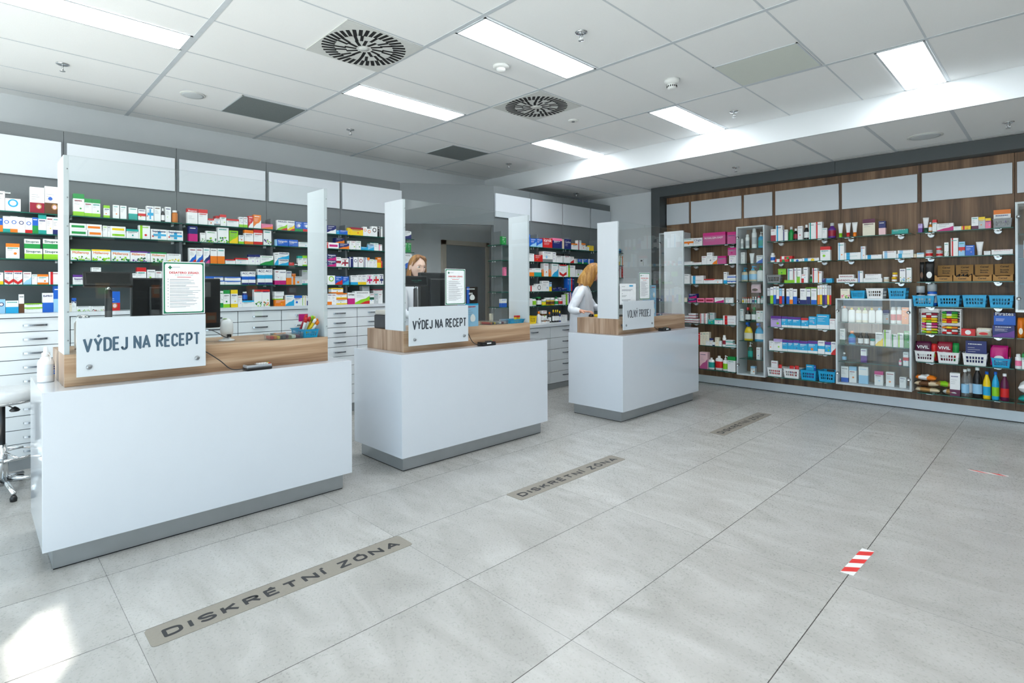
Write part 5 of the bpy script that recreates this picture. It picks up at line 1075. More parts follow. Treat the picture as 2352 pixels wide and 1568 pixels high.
sw = [((-3.43, 1.60, 1.04), (-3.40, 1.63, 1.15), 'white', 'red'), ((-3.42, 1.585, 1.04), (-3.385, 1.60, 1.145), 'white', 'red'), ((-3.45, 1.62, 1.04), (-3.41, 1.655, 1.155), 'yellow', 'lime'), ((-3.47, 1.63, 1.04), (-3.42, 1.672, 1.15), 'white', 'yellow'), ((-3.41, 1.61, 1.04), (-3.385, 1.662, 1.135), 'yellow', 'white'),
      ((-3.44, 1.64, 1.04), (-3.395, 1.68, 1.135), 'white', 'orange'), ((-3.40, 1.625, 1.04), (-3.378, 1.678, 1.12), 'white', 'orange'), ((-3.50, 1.60, 1.04), (-3.47, 1.64, 1.16), 'crimson', 'red')]
for i, (a, b_, c, d_) in enumerate(sw):
    A, B_ = Vector(a) - Vector((.045, 0, 0)), Vector(b_) - Vector((.045, 0, 0)); m = MB().tube([A, A.lerp(B_, .08), A.lerp(B_, .8), B_], [.004, .0095, .0095, .006], pm(c), 8).tube([A.lerp(B_, .78), B_, B_ + (B_ - A).normalized() * .008], [.0105, .011, .003], pm(d_), 8)
    tag(m.obj('sweet_bar'), f'{cname(c)} fruit bar with {cname(d_)} end leaning in the blue basket, {["first", "second", "third", "fourth", "fifth", "sixth", "seventh", "rear"][i]} of eight', 'sweet', 'fruit bars in the blue basket')
tag(MB().bev((-3.57, 1.61, 1.12), (-3.565, 1.675, 1.17), pm('magenta'), .001).box((-3.569, 1.64, 1.05), (-3.566, 1.645, 1.125), m_acryl).obj('price_card'), 'pink card standing behind the fruit bars', 'card')
# mask boxes, trays on the middle and far counters
def stand_box(x, y, z, w, d, h, a, b, pat, lab, c=None, txt=None, rz=90, top=None, blob=True, ffp=False):
    m = box_mesh(w, h, d, pat, a, b, c, txt, random.Random(4))
    if blob: m.plate([(w * (.55 + .20 * math.cos(k * math.tau / 18)), h * (.38 + .17 * math.sin(k * math.tau / 18) - .04 * abs(math.cos(k * math.tau / 18)))) for k in range(18)], (0, -.003, 0), (1, 0, 0), (0, 0, 1), pm('white'))
    if ffp: m.text('FFP2', (w * .28, -.002, h * .52), (1, 0, 0), (0, 0, 1), w * .30, pm('white'), bold=.0012)
    if top: m.box((-.0005, -.0005, h * .93), (w + .0005, d + .0005, h + .0005), pm(top))
    o = m.obj('mask_box', loc=(x, y, z), rz=R(rz)); tag(o, lab, 'box'); return o
stand_box(-3.405, 2.965, 1.021, .145, .10, .190, 'ltblue', 'red', 'P', 'light blue mask box under the black one on the middle counter', None, None, 90, 'cyan')
stand_box(-3.408, 2.965, 1.213, .140, .10, .138, 'black', 'blue', 'V', 'black and blue mask box on top of the light blue one', None, None, ffp=True)
stand_box(-3.106, 5.390, 1.021, .11, .10, .170, 'ltblue', 'red', 'P', 'lower light blue mask box on the farthest counter', None, None, 90)
stand_box(-3.106, 5.390, 1.193, .11, .10, .170, 'ltblue', 'red', 'P', 'upper light blue mask box on the farthest counter', None, None, 90)
o = basket_mesh(.20, .036, .11, 'cyan', True).obj('plastic_basket'); o.location = (-3.41, 3.49, 1.0205); o.rotation_euler = (0, 0, R(90)); tag(o, 'low turquoise tray on the right end of the middle counter', 'basket')
stand_box(-3.43, 3.60, 1.026, .05, .03, .062, 'yellow', 'red', 'T', 'small red and yellow box in the turquoise tray', None, None, 90, None, False)
stand_box(-3.60, 3.45, 1.021, .022, .03, .085, 'cream', 'grey', 'P', 'narrow cream packet behind the turquoise tray', None, None, 90, None, False)
tag(MB().bev((-3.418, 3.25, 1.06), (-3.415, 3.475, 1.165), m_acryl, .0008).box((-3.418, 3.255, 1.021), (-3.415, 3.265, 1.06), m_acryl).box((-3.418, 3.46, 1.021), (-3.415, 3.47, 1.06), m_acryl).obj('acrylic_guard'), 'small clear acrylic guard over the sweets on the middle counter', 'acrylic guard')
tag(MB().bev((-3.20, 5.72, 1.021), (-3.197, 6.02, 1.175), m_acryl, .0008).obj('acrylic_guard'), 'clear acrylic guard at the right of the farthest counter', 'acrylic guard')
# receipt printer and register
t = tag(empty('receipt_printer', (-3.76, 2.44, 1.0205)), 'grey receipt printer behind the left post of the middle counter', 'printer'); MB().bev((-.09, -.07, 0), (.09, .07, .11), m_dev2, .01).obj('case', t); MB().bev((-.085, -.065, .11), (.085, .065, .145), mat('warm_grey_plastic', rgb(190, 188, 180), .4), .01).obj('lid', t)
t = tag(empty('cash_register', (-3.42, 4.97, 1.0205)), 'light grey till display beside the far left post', 'cash register'); MB().lathe([(.03, 0), (.03, .01), (.012, .015), (.012, .25)], m_dev2, 14).obj('pole', t); MB().bev((-.015, -.07, .25), (.015, .07, .32), mat('light_grey_plastic', rgb(200, 203, 205), .4), .008).obj('head', t)
# metal can behind the sign on the nearest counter
t = tag(empty('water_flask', (-3.66, .44, 1.0205)), 'silver flask behind the left end of the largest sign', 'flask'); MB().lathe([(.038, 0), (.04, .01), (.04, .14), (.03, .155)], mat('silver_flask_metal', rgb(190, 180, 170), .25, metal=.8), 24).obj('body', t); MB().lathe([(.03, .155), (.03, .178), (.022, .184)], m_chrome, 20).obj('lid', t)
# spray bottle of disinfectant on the left end
t = tag(empty('spray_bottle', (-3.675, .283, .8605)), 'white disinfectant bottle with pointed nozzle at the left end of the nearest counter', 'bottle')
MB().lathe([(.034, 0), (.036, .006), (.036, .098), (.032, .112), (.019, .130), (.016, .136)], m_wdev, 28).obj('body', t)
MB().lathe([(.018, .134), (.018, .152), (.011, .156), (.009, .180), (.006, .184)], m_wdev, 20).tube(smooth_curve([(.012, .006, .15), (.03, .012, .145), (.034, .018, .12), (.031, .018, .112)], 4), .0012, m_wdev, 6).obj('nozzle_cap', t)
lb = MB().lathe([(.0363, .035), (.0363, .092)], mat('pale_blue_label', rgb(214, 224, 234), .5), 28, caps=False)
for k in range(4): lb.bev((.0362 * math.cos(1.0) , .0362 * math.sin(1.0) - .004, .04 + .012 * k), (.0375 * math.cos(1.0), .0375 * math.sin(1.0) + .004, .046 + .012 * k), pm('navy' if k > 1 else 'blue'), .0005)
lb.obj('label', t)

# ---- bar stool at the left picture edge
sp_ = on(2, 0, 2, 1122)
t = tag(empty('bar_stool', (sp_.x, sp_.y, 0)), 'chrome swivel stool with white round seat at the left edge', 'stool')
m_seat = mat('white_leatherette', rgb(222, 226, 228), .4)
MB().lathe([(.12, .600), (.168, .612), (.178, .640), (.176, .665), (.165, .682), (.12, .690), (.002, .688)], m_seat, 36).obj('seat', t)
MB().lathe([(.168, .596), (.170, .606), (.168, .612)], m_chrome, 36).obj('seat_rim', t)
MB().lathe([(.016, .30), (.016, .60)], m_dev, 16).obj('gas_lift', t); MB().lathe([(.032, .05), (.030, .20), (.024, .32)], m_chrome, 20).obj('column', t)
rg = MB().tube([(.19 * math.cos(a), .19 * math.sin(a), .25) for a in [k * math.tau / 32 for k in range(33)]], .010, m_chrome, 10)
rg.obj('foot_ring', t)
for k in range(3): a = k * math.tau / 3 + .4; MB().tube([(.028 * math.cos(a), .028 * math.sin(a), .27), (.19 * math.cos(a), .19 * math.sin(a), .25)], .007, m_chrome, 8).obj('ring_spoke', t)
for k in range(5):
    a = k * math.tau / 5 + .18; l = MB().tube([(.03 * math.cos(a), .03 * math.sin(a), .085), (.12 * math.cos(a), .12 * math.sin(a), .075), (.26 * math.cos(a), .26 * math.sin(a), .05)], [.020, .016, .012], m_chrome, 10).obj('leg', t)
    MB().lathe([(.018, 0), (.020, .02), (.012, .038)], m_dev, 14, (.25 * math.cos(a), .25 * math.sin(a), 0)).obj('glide', l)
lv = MB().tube([(.0, .0, .585), (.03, .03, .575), (.06, .055, .56)], .004, m_dev, 8).lathe([(.004, .572), (.018, .562), (.030, .548), (.022, .540), (.003, .539)], m_dev, 18, (.066, .06, 0)); lv.obj('height_lever', t)

# ---- cardboard shelf displays in the snack bay
m_kr = mat('brown_corrugated_card', rgb(172, 128, 70), .7, noise=.08, nscale=50); m_krd = mat('printed_brown_ink', rgb(52, 34, 20), .6)
for i, (a, b_) in enumerate(((1103, 1290), (1295, 1487), (1495, 1697), (1703, 1915))):
    p0 = on(1, 7.20, 1900 + a / 4.4801, 350 + 1340 / 4.4801); p1 = on(1, 7.20, 1900 + b_ / 4.4801, 350 + 1340 / 4.4801); w = p1.x - p0.x; h = .066; d = .20; z = ZW[2] + .0008
    lab = ['leftmost brown cardboard snack display on the third shelf', 'second cardboard display, with dark wrapped bars showing', 'third cardboard snack display from the left', 'rightmost cardboard snack display on the third shelf'][i]
    t = tag(empty('cardboard_display', (p0.x, 7.20, z)), lab, 'display box', 'cardboard snack displays')
    tr = MB(); tr.box((0, 0, 0), (w, d, .002), m_kr); tr.box((0, 0, 0), (.002, d, h), m_kr).box((w - .002, 0, 0), (w, d, h), m_kr)
    pts = [(0, 0), (w, 0), (w, h), (w * .92, h), (w * .83, h * .68), (w * .65, h * .76), (w * .5, h * .78), (w * .35, h * .76), (w * .17, h * .68), (w * .08, h), (0, h)]
    tr.plate(pts, (0, 0, 0), (1, 0, 0), (0, 0, 1), m_kr).plate(pts[::-1], (0, .002, 0), (1, 0, 0), (0, 0, 1), m_kr)
    tr.text('Cereal', (w * .28, -.0004, h * .32), (1, 0, 0), (0, 0, 1), w * .42, m_krd, bold=.0012).obj('tray', t)
    lidm = MB().box((.004, d - .012, h * .9), (w - .004, d - .010, h + .105), m_kr)
    for k, (s_, ww) in enumerate((('Cereal', .42), ('Brownie', .42), ('Blondie', .38))): lidm.text(s_, (w * .30, d - .0125, h + .072 - k * (.032 if k == 1 else .027)), (1, 0, 0), (0, 0, 1), w * ww, m_krd, bold=.0014)
    lidm.obj('lid_flap', t)
    if i == 1:
        for k in range(4):
            tag(MB().tube([(p0.x + .02 + .03 * k, 7.22 + .02 * (k % 2), z + .03), (p0.x + .035 + .03 * k, 7.23 + .02 * (k % 2), z + .05), (p0.x + .05 + .03 * k, 7.24, z + .075)], [.004, .015, .004], pm('black'), 8).obj('sweet_bar'), f'dark wrapped bar in the second cardboard display, {["first", "second", "third", "fourth"][k]} from left', 'sweet', 'dark wrapped bars')
# clear racks round the sweet bars
for i, (a, b_) in enumerate(((60, 335), (345, 645))):
    p0 = on(1, 7.20, 2100 + a / 6.032, 800 + 0); p1 = on(1, 7.20, 2100 + b_ / 6.032, 800); w = p1.x - p0.x
    r_ = MB().box((0, 0, 0), (.002, .12, .26), m_acryl).box((w - .002, 0, 0), (w, .12, .26), m_acryl).box((0, .118, 0), (w, .12, .26), m_acryl)
    r_.box((.002, 0, 0), (w - .002, .118, .002), m_acryl)
    tag(r_.obj('acrylic_rack', loc=(p0.x, 7.20, ZW[4] + .0008)), ['left clear acrylic rack holding wrapped sweet bars', 'right clear acrylic rack holding wrapped sweet bars'][i], 'rack', 'clear sweet racks')
# crisp and rusk bags lying on the lowest shelf
def pillow(L, Wd, H, a, b, seed):
    n = 20; k = 14; rn = random.Random(seed); vs = []; fs = []; ph = rn.random() * 6
    for s in (1, -1):
        for i in range(n + 1):
            for j in range(k + 1):
                u, v = i / n, j / k; t_ = (math.sin(math.pi * u) ** .34) * (math.sin(math.pi * v) ** .32); wr = (.14 * math.sin(9 * u + ph + 5 * v) + .09 * math.sin(23 * u + ph + 3 * v) + .06 * math.sin(31 * v + ph)) * t_
                vs.append((L * (u - .5), Wd * (v - .5) * (1 - .06 * math.sin(math.pi * u)), H / 2 + s * H / 2 * (t_ + wr) if s > 0 else H / 2 - H / 2 * t_))
    o = (n + 1) * (k + 1)
    for i in range(n):
        for j in range(k): q = i * (k + 1) + j; fs.append((q, q + k + 1, q + k + 2, q + 1)); fs.append((o + q, o + q + 1, o + q + k + 2, o + q + k + 1))
    m = MB(); m.add(vs, fs, pm(a), True); i0 = m._i(pm(b))
    for fi, f in enumerate(m.f):
        cx = sum(m.v[q][0] for q in f) / 4; cy = sum(m.v[q][1] for q in f) / 4
        if abs(cx + .08 * L + .05 * L * math.sin(cy * 60 + ph)) < .20 * L: m.mi[fi] = i0
    return m
zz0 = ZW[6] + .001; bl = [(-.985, 0, .20, .16, .052, 'beige', 'kraft', 'bottom left of the pile'), (-.985, .064, .20, .16, .055, 'beige', 'brown', 'middle left of the pile'), (-1.0, .124, .17, .15, .055, 'orange', 'white', 'top left, reddish, of the pile'),
      (-.80, 0, .11, .15, .06, 'ltgrey', 'kraft', 'bottom right of the pile, silvery'), (-.845, .075, .15, .15, .05, 'kraft', 'lime', 'top right of the pile, green edged')]
for i, (x, dz, l, w, h, a, b_, wh_) in enumerate(bl):
    o = pillow(l, w, h, a, b_, i).obj('snack_bag', loc=(x, 7.27, zz0 + dz), rz=R(4 * (-1) ** i)); o.rotation_euler[1] = R((2, -3, 4, 6, 8)[i] * .5); tag(o, 'wrapped bakery bag lying at ' + wh_, 'bag', 'bakery bags piled on the lowest shelf')
o = pillow(.24, .17, .13, 'white', 'ltgrey', 9).obj('snack_bag', loc=(-.185, 7.28, zz0 + .075)); tag(o, 'puffy white plastic bag at the lower right edge', 'bag')
o = pillow(.27, .18, .07, 'teal', 'white', 12).obj('snack_bag', loc=(-.17, 7.28, zz0)); tag(o, 'teal and white bag under the puffy white one', 'bag')
# thermostat on the back wall beside the third counter
p = on(1, YW, 1472, 580); p2 = on(1, YW, 1476, 605)
t = tag(empty('thermostat', (p2.x, YW, p2.z)), 'small white wall thermostat behind the farthest screen', 'thermostat'); MB().bev((-.03, -.02, -.05), (.03, -.001, .05), m_wdev, .004).obj('case', t); MB().box((-.02, -.0206, .012), (.012, -.0202, .034), m_black).obj('window', t)
# right-hand wall: dark shelving with tea boxes, visible only as reflections in the screens
m_dsh = mat('dark_shelving', rgb(52, 56, 60), .5)
t = tag(empty('shelving_unit', (2.995, .4, 0)), 'dark shelving opposite the counters, reflected in the clear screens', 'shelving')
u_ = MB().box((-.04, 0, 0), (-.002, 5.2, 2.4), m_dsh); u_.obj('back_panel', t)
for k in range(5): MB().box((-.34, 0, .35 + k * .42), (-.04, 5.2, .37 + k * .42), m_dsh).obj('shelf', t)
rn = random.Random(5); tb = None
for k in range(5):
    for j in range(7):
        c = rn.choice(['kraft', 'white', 'dkgreen', 'crimson', 'cream', 'orange']); y = .55 + j * .70 + rn.random() * .15; hh = rn.uniform(.15, .24)
        m = MB().box((0, 0, 0), (.08, .16, hh), pm(c)).plate([(.02, hh * .3), (.14, hh * .3), (.14, hh * .7), (.02, hh * .7)], (-.0005, .16, 0), (0, -1, 0), (0, 0, 1), pm(rn.choice(['white', 'lime', 'beige'])))
        tag(m.obj('tea_box', loc=(2.72, y, .3705 + k * .42)), 'tea box on the dark shelving opposite the counters, only reflected', 'box', 'tea boxes on the opposite shelving')

# ================================================================ the two assistants
def skin_mat(name, col):
    m = mat(name, col, 0.5, noise=.05, nscale=25); m.node_tree.nodes['Principled BSDF'].inputs['Subsurface Weight'].default_value = .08; return m
m_skin = skin_mat('skin_light', rgb(238, 200, 182)); m_skin2 = skin_mat('skin_rosy', rgb(214, 160, 136)); m_lip = mat('lip_tone', rgb(190, 105, 100), .4); m_eyew = mat('eye_white', rgb(235, 232, 228), .2); m_iris = mat('iris_brown', rgb(60, 40, 28), .15); m_brow = mat('brow_brown', rgb(96, 66, 44), .7)
m_coat = mat('white_cotton_coat', rgb(226, 231, 238), .8, noise=.03, nscale=18, bump=.15); m_dark = mat('dark_trousers', rgb(48, 52, 60), .8)
def hair_mat(name, a, b_, c): return wood(name, 2, a, b_, c, .45, 2.2)
m_hairA = hair_mat('hair_auburn', rgb(84, 50, 26), rgb(140, 92, 48), rgb(196, 148, 88)); m_hairB = hair_mat('hair_copper_blonde', rgb(112, 70, 26), rgb(168, 118, 52), rgb(206, 162, 92))
def skinned(chains, sub=2):
    """chains: list of (points, radii) sharing nodes by position; one skinned surface rooted at the first node"""
    vs = []; es = []; rs = []; idx = {}
    def vid(p, r):
        k = tuple(round(c, 4) for c in p)
        if k not in idx: idx[k] = len(vs); vs.append(p); rs.append(r)
        return idx[k]
    for pts, rr in chains:
        pr = None
        for p, r in zip(pts, rr):
            i = vid(p, r)
            if pr is not None and pr != i: es.append((pr, i))
            pr = i
    me = bpy.data.meshes.new('s'); me.from_pydata(vs, es, []); o = bpy.data.objects.new('s', me); COL.objects.link(o)
    md = o.modifiers.new('skin', 'SKIN'); md.use_smooth_shade = True; md.branch_smoothing = .3
    for i, sv in enumerate(me.skin_vertices[0].data):
        sv.radius = rs[i] if isinstance(rs[i], tuple) else (rs[i], rs[i]); sv.use_root = (i == 0); sv.use_loose = False
    s = o.modifiers.new('sub', 'SUBSURF'); s.levels = sub; s.render_levels = sub
    dg = bpy.context.evaluated_depsgraph_get(); m2 = bpy.data.meshes.new_from_object(o.evaluated_get(dg))
    V = [v.co[:] for v in m2.vertices]; F = [tuple(p.vertices) for p in m2.polygons]
    bpy.data.objects.remove(o); bpy.data.meshes.remove(me); bpy.data.meshes.remove(m2); return V, F
def sph(n=5):
    bm = bmesh.new(); bmesh.ops.create_icosphere(bm, subdivisions=n, radius=1); bm.verts.index_update()
    V = [v.co.copy() for v in bm.verts]; F = [tuple(v.index for v in f.verts) for f in bm.faces]; bm.free(); return V, F
def g_(x, c, s): return math.exp(-((x - c) / s) ** 2)
def head_verts():
    """face toward +x, centre between the ears, about 0.225 m tall"""
    V, F = sph(5); out = []
    for v in V:
        x, y, z = v; X_, Y_, Z_ = x * .093, y * .073, z * .112
        if z < 0: k = 1 - .30 * (-z) ** 1.6; Y_ *= k
        if z < -.1 and x > 0: X_ *= 1 - .10 * (-z - .1); X_ += .010 * g_(z, -.92, .25) * max(x, 0)
        if x < 0: X_ *= 1.06
        if z < -.35 and x < 0: X_ *= 1 - .35 * (-z - .35)
        f = max(0, x)
        yy, zz = Y_, Z_
        if x > .2:
            X_ -= .0075 * (g_(yy, .030, .016) + g_(yy, -.030, .016)) * g_(zz, .010, .013)     # sockets
            X_ += .0045 * g_(zz, .030, .012) * g_(yy, 0, .05)                                  # brow
            X_ += .018 * g_(yy, 0, .0095) * g_(zz, -.026, .017) + .008 * g_(yy, 0, .008) * g_(zz, -.004, .018)   # nose
            X_ += .005 * (g_(yy, .012, .007) + g_(yy, -.012, .007)) * g_(zz, -.034, .008)      # nostrils
            X_ += .0055 * g_(yy, 0, .020) * (g_(zz, -.056, .005) + g_(zz, -.067, .006)) - .003 * g_(yy, 0, .022) * g_(zz, -.0612, .0025)
            X_ += .004 * (g_(yy, .038, .02) + g_(yy, -.038, .02)) * g_(zz, -.018, .02)          # cheeks
            X_ += .006 * g_(yy, 0, .02) * g_(zz, -.094, .014)
        out.append(Vector((X_, Y_, Z_)))
    return out, F
def hair_shell(length, drop, wave, seed, part=.2, ear=1.0):
    """hair as a thick shell round the head, open at the face (+x)"""
    na, nv = 44, 26; rn = random.Random(seed); outer = []; inner = []
    a0, a1 = R(66), R(294)
    for layer, th in ((outer, 1.0), (inner, .86)):
        for j in range(nv + 1):
            v = j / nv
            for i in range(na + 1):
                u = i / na; sm = min(1, max(0, (v - .12) / .33)); sm = sm * sm * (3 - 2 * sm); lo_ = min(1, max(0, (v - .6) / .4)); amn = R(60) + (R(30) * sm - R(8) * lo_) * ear; amp = R(60); a = amp + (math.tau - amp - amn) * u; front = abs(u - .5) * 2; hug = 1 - (.16 if (u > .5 and ear) else .08) * front ** 5
                top = Vector((.030 - .0 * v, part * .02, .130 if th == 1 else .117))
                if v < .5:
                    t = v / .5; el = R(90) * (1 - t)
                    rx, ry, rz = (.107, .087, .124) if th == 1 else (.094, .075, .113)
                    # the front edge sweeps from the parting forward over the temples
                    aa = a if t > .0 else a
                    sw = 0.0; aa = a - math.copysign(sw, u - .5) * -1.0 if False else a + math.copysign(1, u - .5) * sw
                    p = Vector((rx * hug * math.cos(el) * math.cos(aa) + .006, ry * hug * math.cos(el) * math.sin(aa), rz * math.sin(el) + .0))
                else:
                    t = (v - .5) / .5; fl = 1 + .10 * math.sin(t * 2.6) - .10 * t ** 3 + (wave * math.sin(t * 7 + u * 5))
                    rx, ry = (.107, .087) if th == 1 else (.094, .075)
                    L_ = length * (1 - .16 * front ** 3) * (1 + .05 * math.sin(u * 37 + seed))
                    fl *= hug; p = Vector((rx * fl * math.cos(a) + .006 + .012 * t * (front ** 3), ry * fl * math.sin(a), -L_ * t))
                n_ = 1 + .022 * math.sin(u * 60 + 6 * math.sin(v * 4)) + .012 * math.sin(u * 131 + v * 3)
                p.x *= n_; p.y *= n_
                layer.append(p)
    W_ = na + 1; F = []
    for j in range(nv):
        for i in range(na): q = j * W_ + i; F.append((q, q + W_, q + W_ + 1, q + 1))
    o = len(outer)
    F += [tuple(reversed([o + k for k in f])) for f in F]
    for j in range(nv):
        for i in (0, na): q = j * W_ + i; F.append((q, o + q, o + q + W_, q + W_) if i == 0 else (q, q + W_, o + q + W_, o + q))
    for i in range(na): q = nv * W_ + i; F.append((q, q + 1, o + q + 1, o + q))
    return outer + inner, F
def fringe(seed, side=1):
    """swept front hair from the parting across the forehead"""
    m = []; 
    for k in range(16):
        t = k / 15; s = -1 if k < 5 else 1
        y0 = -.018 + .004 * k * .3; a = (-.3 - .16 * k) if s < 0 else (.06 * (k - 5))
        yy = s * (.012 + (.070 if s > 0 else .066) * ((k - 5) / 10 if s > 0 else (5 - k) / 5))
        e_ = abs(yy) / .08; P_ = [Vector((.022 + .004 * e_, -.020, .119)), Vector((.056 - .012 * e_, -.02 + (yy + .02) * .6, .106)), Vector((.060 - .020 * e_, s * min(abs(yy * .9 + s * .014), .062), .084)), Vector((.044 - .010 * e_, s * .069, .046)), Vector((.030, s * .076, .012))]
        m.append(P_)
    return m
def build_head(body_mb, M, skin, seed, hairm, hlen, wave, root, eyes=True):
    V, F = head_verts(); body_mb.add([tuple(M @ v) for v in V], F, skin, True)
    for s in (1, -1):   # ears
        E_, EF = sph(2); body_mb.add([tuple(M @ Vector((e.x * .017 - .006, s * .074 + e.y * .008, e.z * .030 - .008))) for e in E_], EF, skin, True)
    def part(nm, mb): return mb.obj(nm, root)
    for s in (1, -1):
        E_, EF = sph(3); e = MB(); e.add([tuple(M @ Vector((v.x * .0115 + .0718, v.y * .0150 + s * .031, v.z * .0080 + .010))) for v in E_], EF, m_eyew, True)
        e.add([tuple(M @ Vector((v.x * .0035 + .0812, v.y * .0052 + s * .030 + .0, v.z * .0052 + .0095))) for v in E_], EF, m_iris, True)
        c = [M @ Vector((.0825 - .006 * abs(k) / 3 * .9, s * .030 + k * .0046, .0165 - .0008 * k * k * .9)) for k in range(-3, 4)]
        e.tube(c, [.0008, .0015, .0020, .0021, .0020, .0015, .0008], m_iris, 6); part('eye', e)
        b_ = MB().tube([M @ Vector((.0885 - .0011 * k * k, s * (.016 + .0065 * k), .0285 + .0026 * k - .0008 * k * k)) for k in range(5)], [.0016, .0022, .0022, .0018, .0008], m_brow, 6); part('eyebrow', b_)
    l = MB().tube([M @ Vector((.0915 - .00075 * k * k, k * .0052, -.0565 - .0005 * k * k)) for k in range(-4, 5)], [.0006, .0018, .0025, .0027, .0024, .0027, .0025, .0018, .0006], m_lip, 7)
    l.tube([M @ Vector((.0905 - .0008 * k * k, k * .0048, -.0655 + .0007 * k * k)) for k in range(-4, 5)], [.0006, .0022, .0030, .0034, .0035, .0034, .0030, .0022, .0006], m_lip, 7); part('lips', l)
    h = MB(); HV, HF = hair_shell(hlen, 0, wave, seed, ear=1.0 if seed == 3 else 0.0); h.add([tuple(M @ v) for v in HV], HF, hairm, True)
    for P_ in fringe(seed): h.tube([M @ p for p in smooth_curve(P_, 3)], [.0058 + .0016 * math.sin(k * .3) for k in range(12)] + [.003], hairm, 7)
    part('hair', h)
def hand(chains, wrist, dirv, up, side, k=1.0):
    """palm and five fingers as extra skin chains"""
    w = Vector(wrist); d = Vector(dirv).normalized(); u = Vector(up).normalized(); s = d.cross(u).normalized() * side
    palm = w + d * .045 * k; kn = w + d * .088 * k
    chains.append(([tuple(w), tuple(palm), tuple(kn)], [(.021, .016), (.030, .013), (.028, .011)]))
    for i, (off, L_, r) in enumerate(((-.027, .072, .0080), (-.009, .080, .0082), (.009, .074, .0080), (.026, .058, .0070))):
        b0 = kn + s * off * k; p1 = b0 + d * L_ * .40 * k + u * .004; p2 = b0 + d * L_ * .72 * k - u * .010; p3 = b0 + d * L_ * .90 * k - u * .026
        chains.append(([tuple(kn), tuple(b0 + d * .004), tuple(p1), tuple(p2), tuple(p3)], [(.028, .011), r * 1.1, r, r * .92, r * .75]))
    t0 = w + d * .022 * k - s * .020; t1 = t0 - s * .028 + d * .026 - u * .008; t2 = t1 + d * .026 - s * .004 - u * .010
    chains.append(([tuple(palm), tuple(t0), tuple(t1), tuple(t2)], [(.030, .013), .011, .0095, .0075]))
def person(name_lab, pos, face_deg, head_c, head_pitch, hair, hlen, wave, skin, arms, seed, lean=(0, 0), hroll=0):
    """pos = ground point; face_deg = heading; head_c = head centre (world); arms = [(shoulder, elbow, wrist, hand_dir)...] in world"""
    root = tag(empty('person', (pos[0], pos[1], 0)), name_lab, 'person', 'pharmacy assistants'); T = Vector((pos[0], pos[1], 0)); f = Vector((math.cos(R(face_deg)), math.sin(R(face_deg)), 0)); l = Vector((-f.y, f.x, 0))
    W_ = lambda a, b_, c: Vector((a, b_, c))
    loc = lambda p: Vector(p) - T
    lx, ly = lean; top = Vector((lx, ly, 0)); bf = Vector((math.cos(R(lean_face)), math.sin(R(lean_face)), 0)) if False else f
    pel = Vector((0, 0, .92)); waist = Vector((0, 0, 1.04)) + top * .25; chest = Vector((0, 0, 1.24)) + top * .7; nb = Vector((0, 0, 1.385)) + top; hc = loc(head_c)
    H_ = Matrix.Translation(hc) @ Matrix.Rotation(R(face_deg), 4, 'Z') @ Matrix.Rotation(R(head_pitch), 4, 'Y') @ Matrix.Rotation(R(hroll), 4, 'X')
    neck_top = H_ @ Vector((-.02, 0, -.07))
    ch = [([tuple(pel), tuple(waist), tuple(chest), tuple(nb), tuple(neck_top)], [(.125, .095), (.10, .075), (.095, .075), .050, .047])]
    cc = [([tuple(pel - Vector((0, 0, .28))), tuple(pel), tuple(waist), tuple(chest), tuple(nb - Vector((0, 0, .02)))], [(.19, .15), (.175, .14), (.160, .135), (.158, .130), (.082, .072)])]
    for s in (1, -1):
        hip = pel + l * .085 * s - Vector((0, 0, .06)); ch.append(([tuple(pel), tuple(hip), tuple(hip * 1 + Vector((0, 0, -.40))), tuple(hip + Vector((0, 0, -.824))), tuple(hip + Vector((0, 0, -.824)) + f * .12)], [(.135, .105), .085, .062, .045, .036]))
    for (sh, el, wr, hd, hup, hs, cuff) in arms:
        sh, el, wr = loc(sh), loc(el), loc(wr)
        ch.append(([tuple(chest), tuple(sh), tuple(el), tuple(wr)], [(.08, .065), .030, .028, .024])); hand(ch, wr, hd, hup, hs)
        ce = el.lerp(wr, .97) if cuff > 0 else sh.lerp(el, .75)
        if cuff > 0: cc.append(([tuple(chest), tuple(sh), tuple(sh.lerp(el, .5)), tuple(el), tuple(el.lerp(wr, .5)), tuple(ce)], [(.155, .125), .060, .058, .050, .044, .036]))
        else: cc.append(([tuple(chest), tuple(sh), tuple(ce)], [(.155, .125), .066, .056]))
    V, F = skinned(ch, 2); b_ = MB(); b_.add(V, F, skin, True)
    i0 = b_._i(m_dark); i1 = b_._i(m_coat)
    for k, fc in enumerate(b_.f):
        if max(b_.v[q][2] for q in fc) < .80: b_.mi[k] = i0
        else:
            q = b_.v[fc[0]]; rr_ = math.hypot(q[0] - lx * .6, q[1] - ly * .6)
            if rr_ < .15 and q[2] < nb.z - .045: b_.mi[k] = i1
    build_head(b_, H_, skin, seed, hair, hlen, wave, root)
    b_.obj('body', root)
    V, F = skinned(cc, 3); from mathutils import noise as _no
    me_ = bpy.data.meshes.new('c'); me_.from_pydata(V, [], F); me_.update(); NV = [v.normal.copy() for v in me_.vertices]; bpy.data.meshes.remove(me_)
    c = MB(); c.add([tuple(Vector(p) + n_ * (.009 * _no.noise(Vector((p[0] * 14, p[1] * 14, p[2] * 6 + seed))) + .005 * _no.noise(Vector((p[0] * 30, p[1] * 30, p[2] * 22))))) for p, n_ in zip(V, NV)], F, m_coat, True)
    c.obj('white_coat', root)
    # collar and lapels
    from mathutils.bvhtree import BVHTree
    bv = BVHTree.FromPolygons([Vector(v) for v in c.v], c.f); stick = lambda p: (lambda h_: h_[0] + h_[1] * .004)(bv.find_nearest(p))
    cl = MB(); n0 = nb + Vector((0, 0, .005))
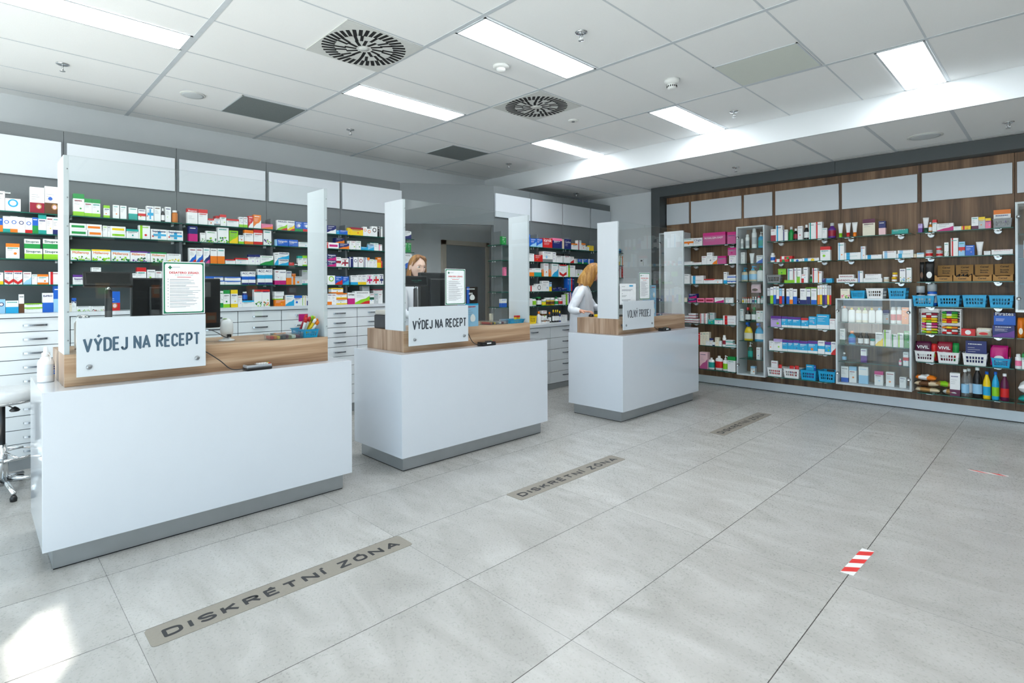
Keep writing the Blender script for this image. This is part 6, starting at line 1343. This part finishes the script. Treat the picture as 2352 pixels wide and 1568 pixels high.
    for s in (1, -1):
        a, b1, c1, d1 = [stick(q) for q in (n0 + l * .07 * s, n0 + f * .05 + l * .055 * s, n0 + f * .13 + l * .035 * s - Vector((0, 0, .08)), n0 + f * .16 + l * .012 * s - Vector((0, 0, .17)))]
        cl.tube(smooth_curve([a, b1, c1, d1], 5), [.005 + .004 * math.sin(k / 15 * 3.1) for k in range(15)] + [.003], m_coat, 8)
    cl.obj('collar', root)
    return root, H_
# first assistant: behind the middle counter, facing the customer, partly hidden by the monitor
hc1 = (-4.30, 3.128, 1.545)
person('assistant with auburn shoulder-length hair in white coat, behind the middle counter monitor', (-4.34, 3.12), -2, hc1, 10, m_hairA, .20, .01, m_skin,
       [((-4.31, 2.955, 1.350), (-4.22, 2.90, 1.10), (-4.07, 2.97, 1.08), (.9, .2, -.15), (0, 0, 1), 1, 1), ((-4.31, 3.29, 1.335), (-4.20, 3.35, 1.10), (-4.07, 3.24, 1.08), (.9, -.2, -.15), (0, 0, 1), -1, 1)], 3, (0, 0))
# second assistant: behind the farthest counter, in profile, looking down at what her hand holds
hc2 = (-3.825, 5.315, 1.515)
r2, H2 = person('assistant with copper blonde bob in white coat, looking down behind the farthest counter', (-3.93, 5.255), 36, hc2, 30, m_hairB, .185, .015, m_skin2,
       [((-3.83, 5.105, 1.300), (-3.875, 4.965, 1.075), (-3.70, 4.93, 1.078), (.97, .10, -.03), (0, 0, 1), -1, 1), ((-4.01, 5.32, 1.32), (-3.93, 5.50, 1.10), (-3.72, 5.46, 1.085), (.9, -.2, -.05), (0, 0, 1), 1, 1)], 8, (.0, .0))
ml = tag(empty('computer_mouse', (-3.575, 4.942, 1.0205)), 'black mouse under the second assistant hand on the farthest counter', 'mouse'); MB().lathe([(.030, 0), (.032, .008), (.026, .022), (.012, .030), (.002, .031)], m_dev, 20, ell=.62).obj('shell', ml)
tag(MB().bev((-3.545, 4.955, 1.0206), (-3.49, 5.0, 1.046), pm('yellow'), .002).obj('yellow_pack'), 'small yellow pack beside the mouse on the farthest counter', 'pack')
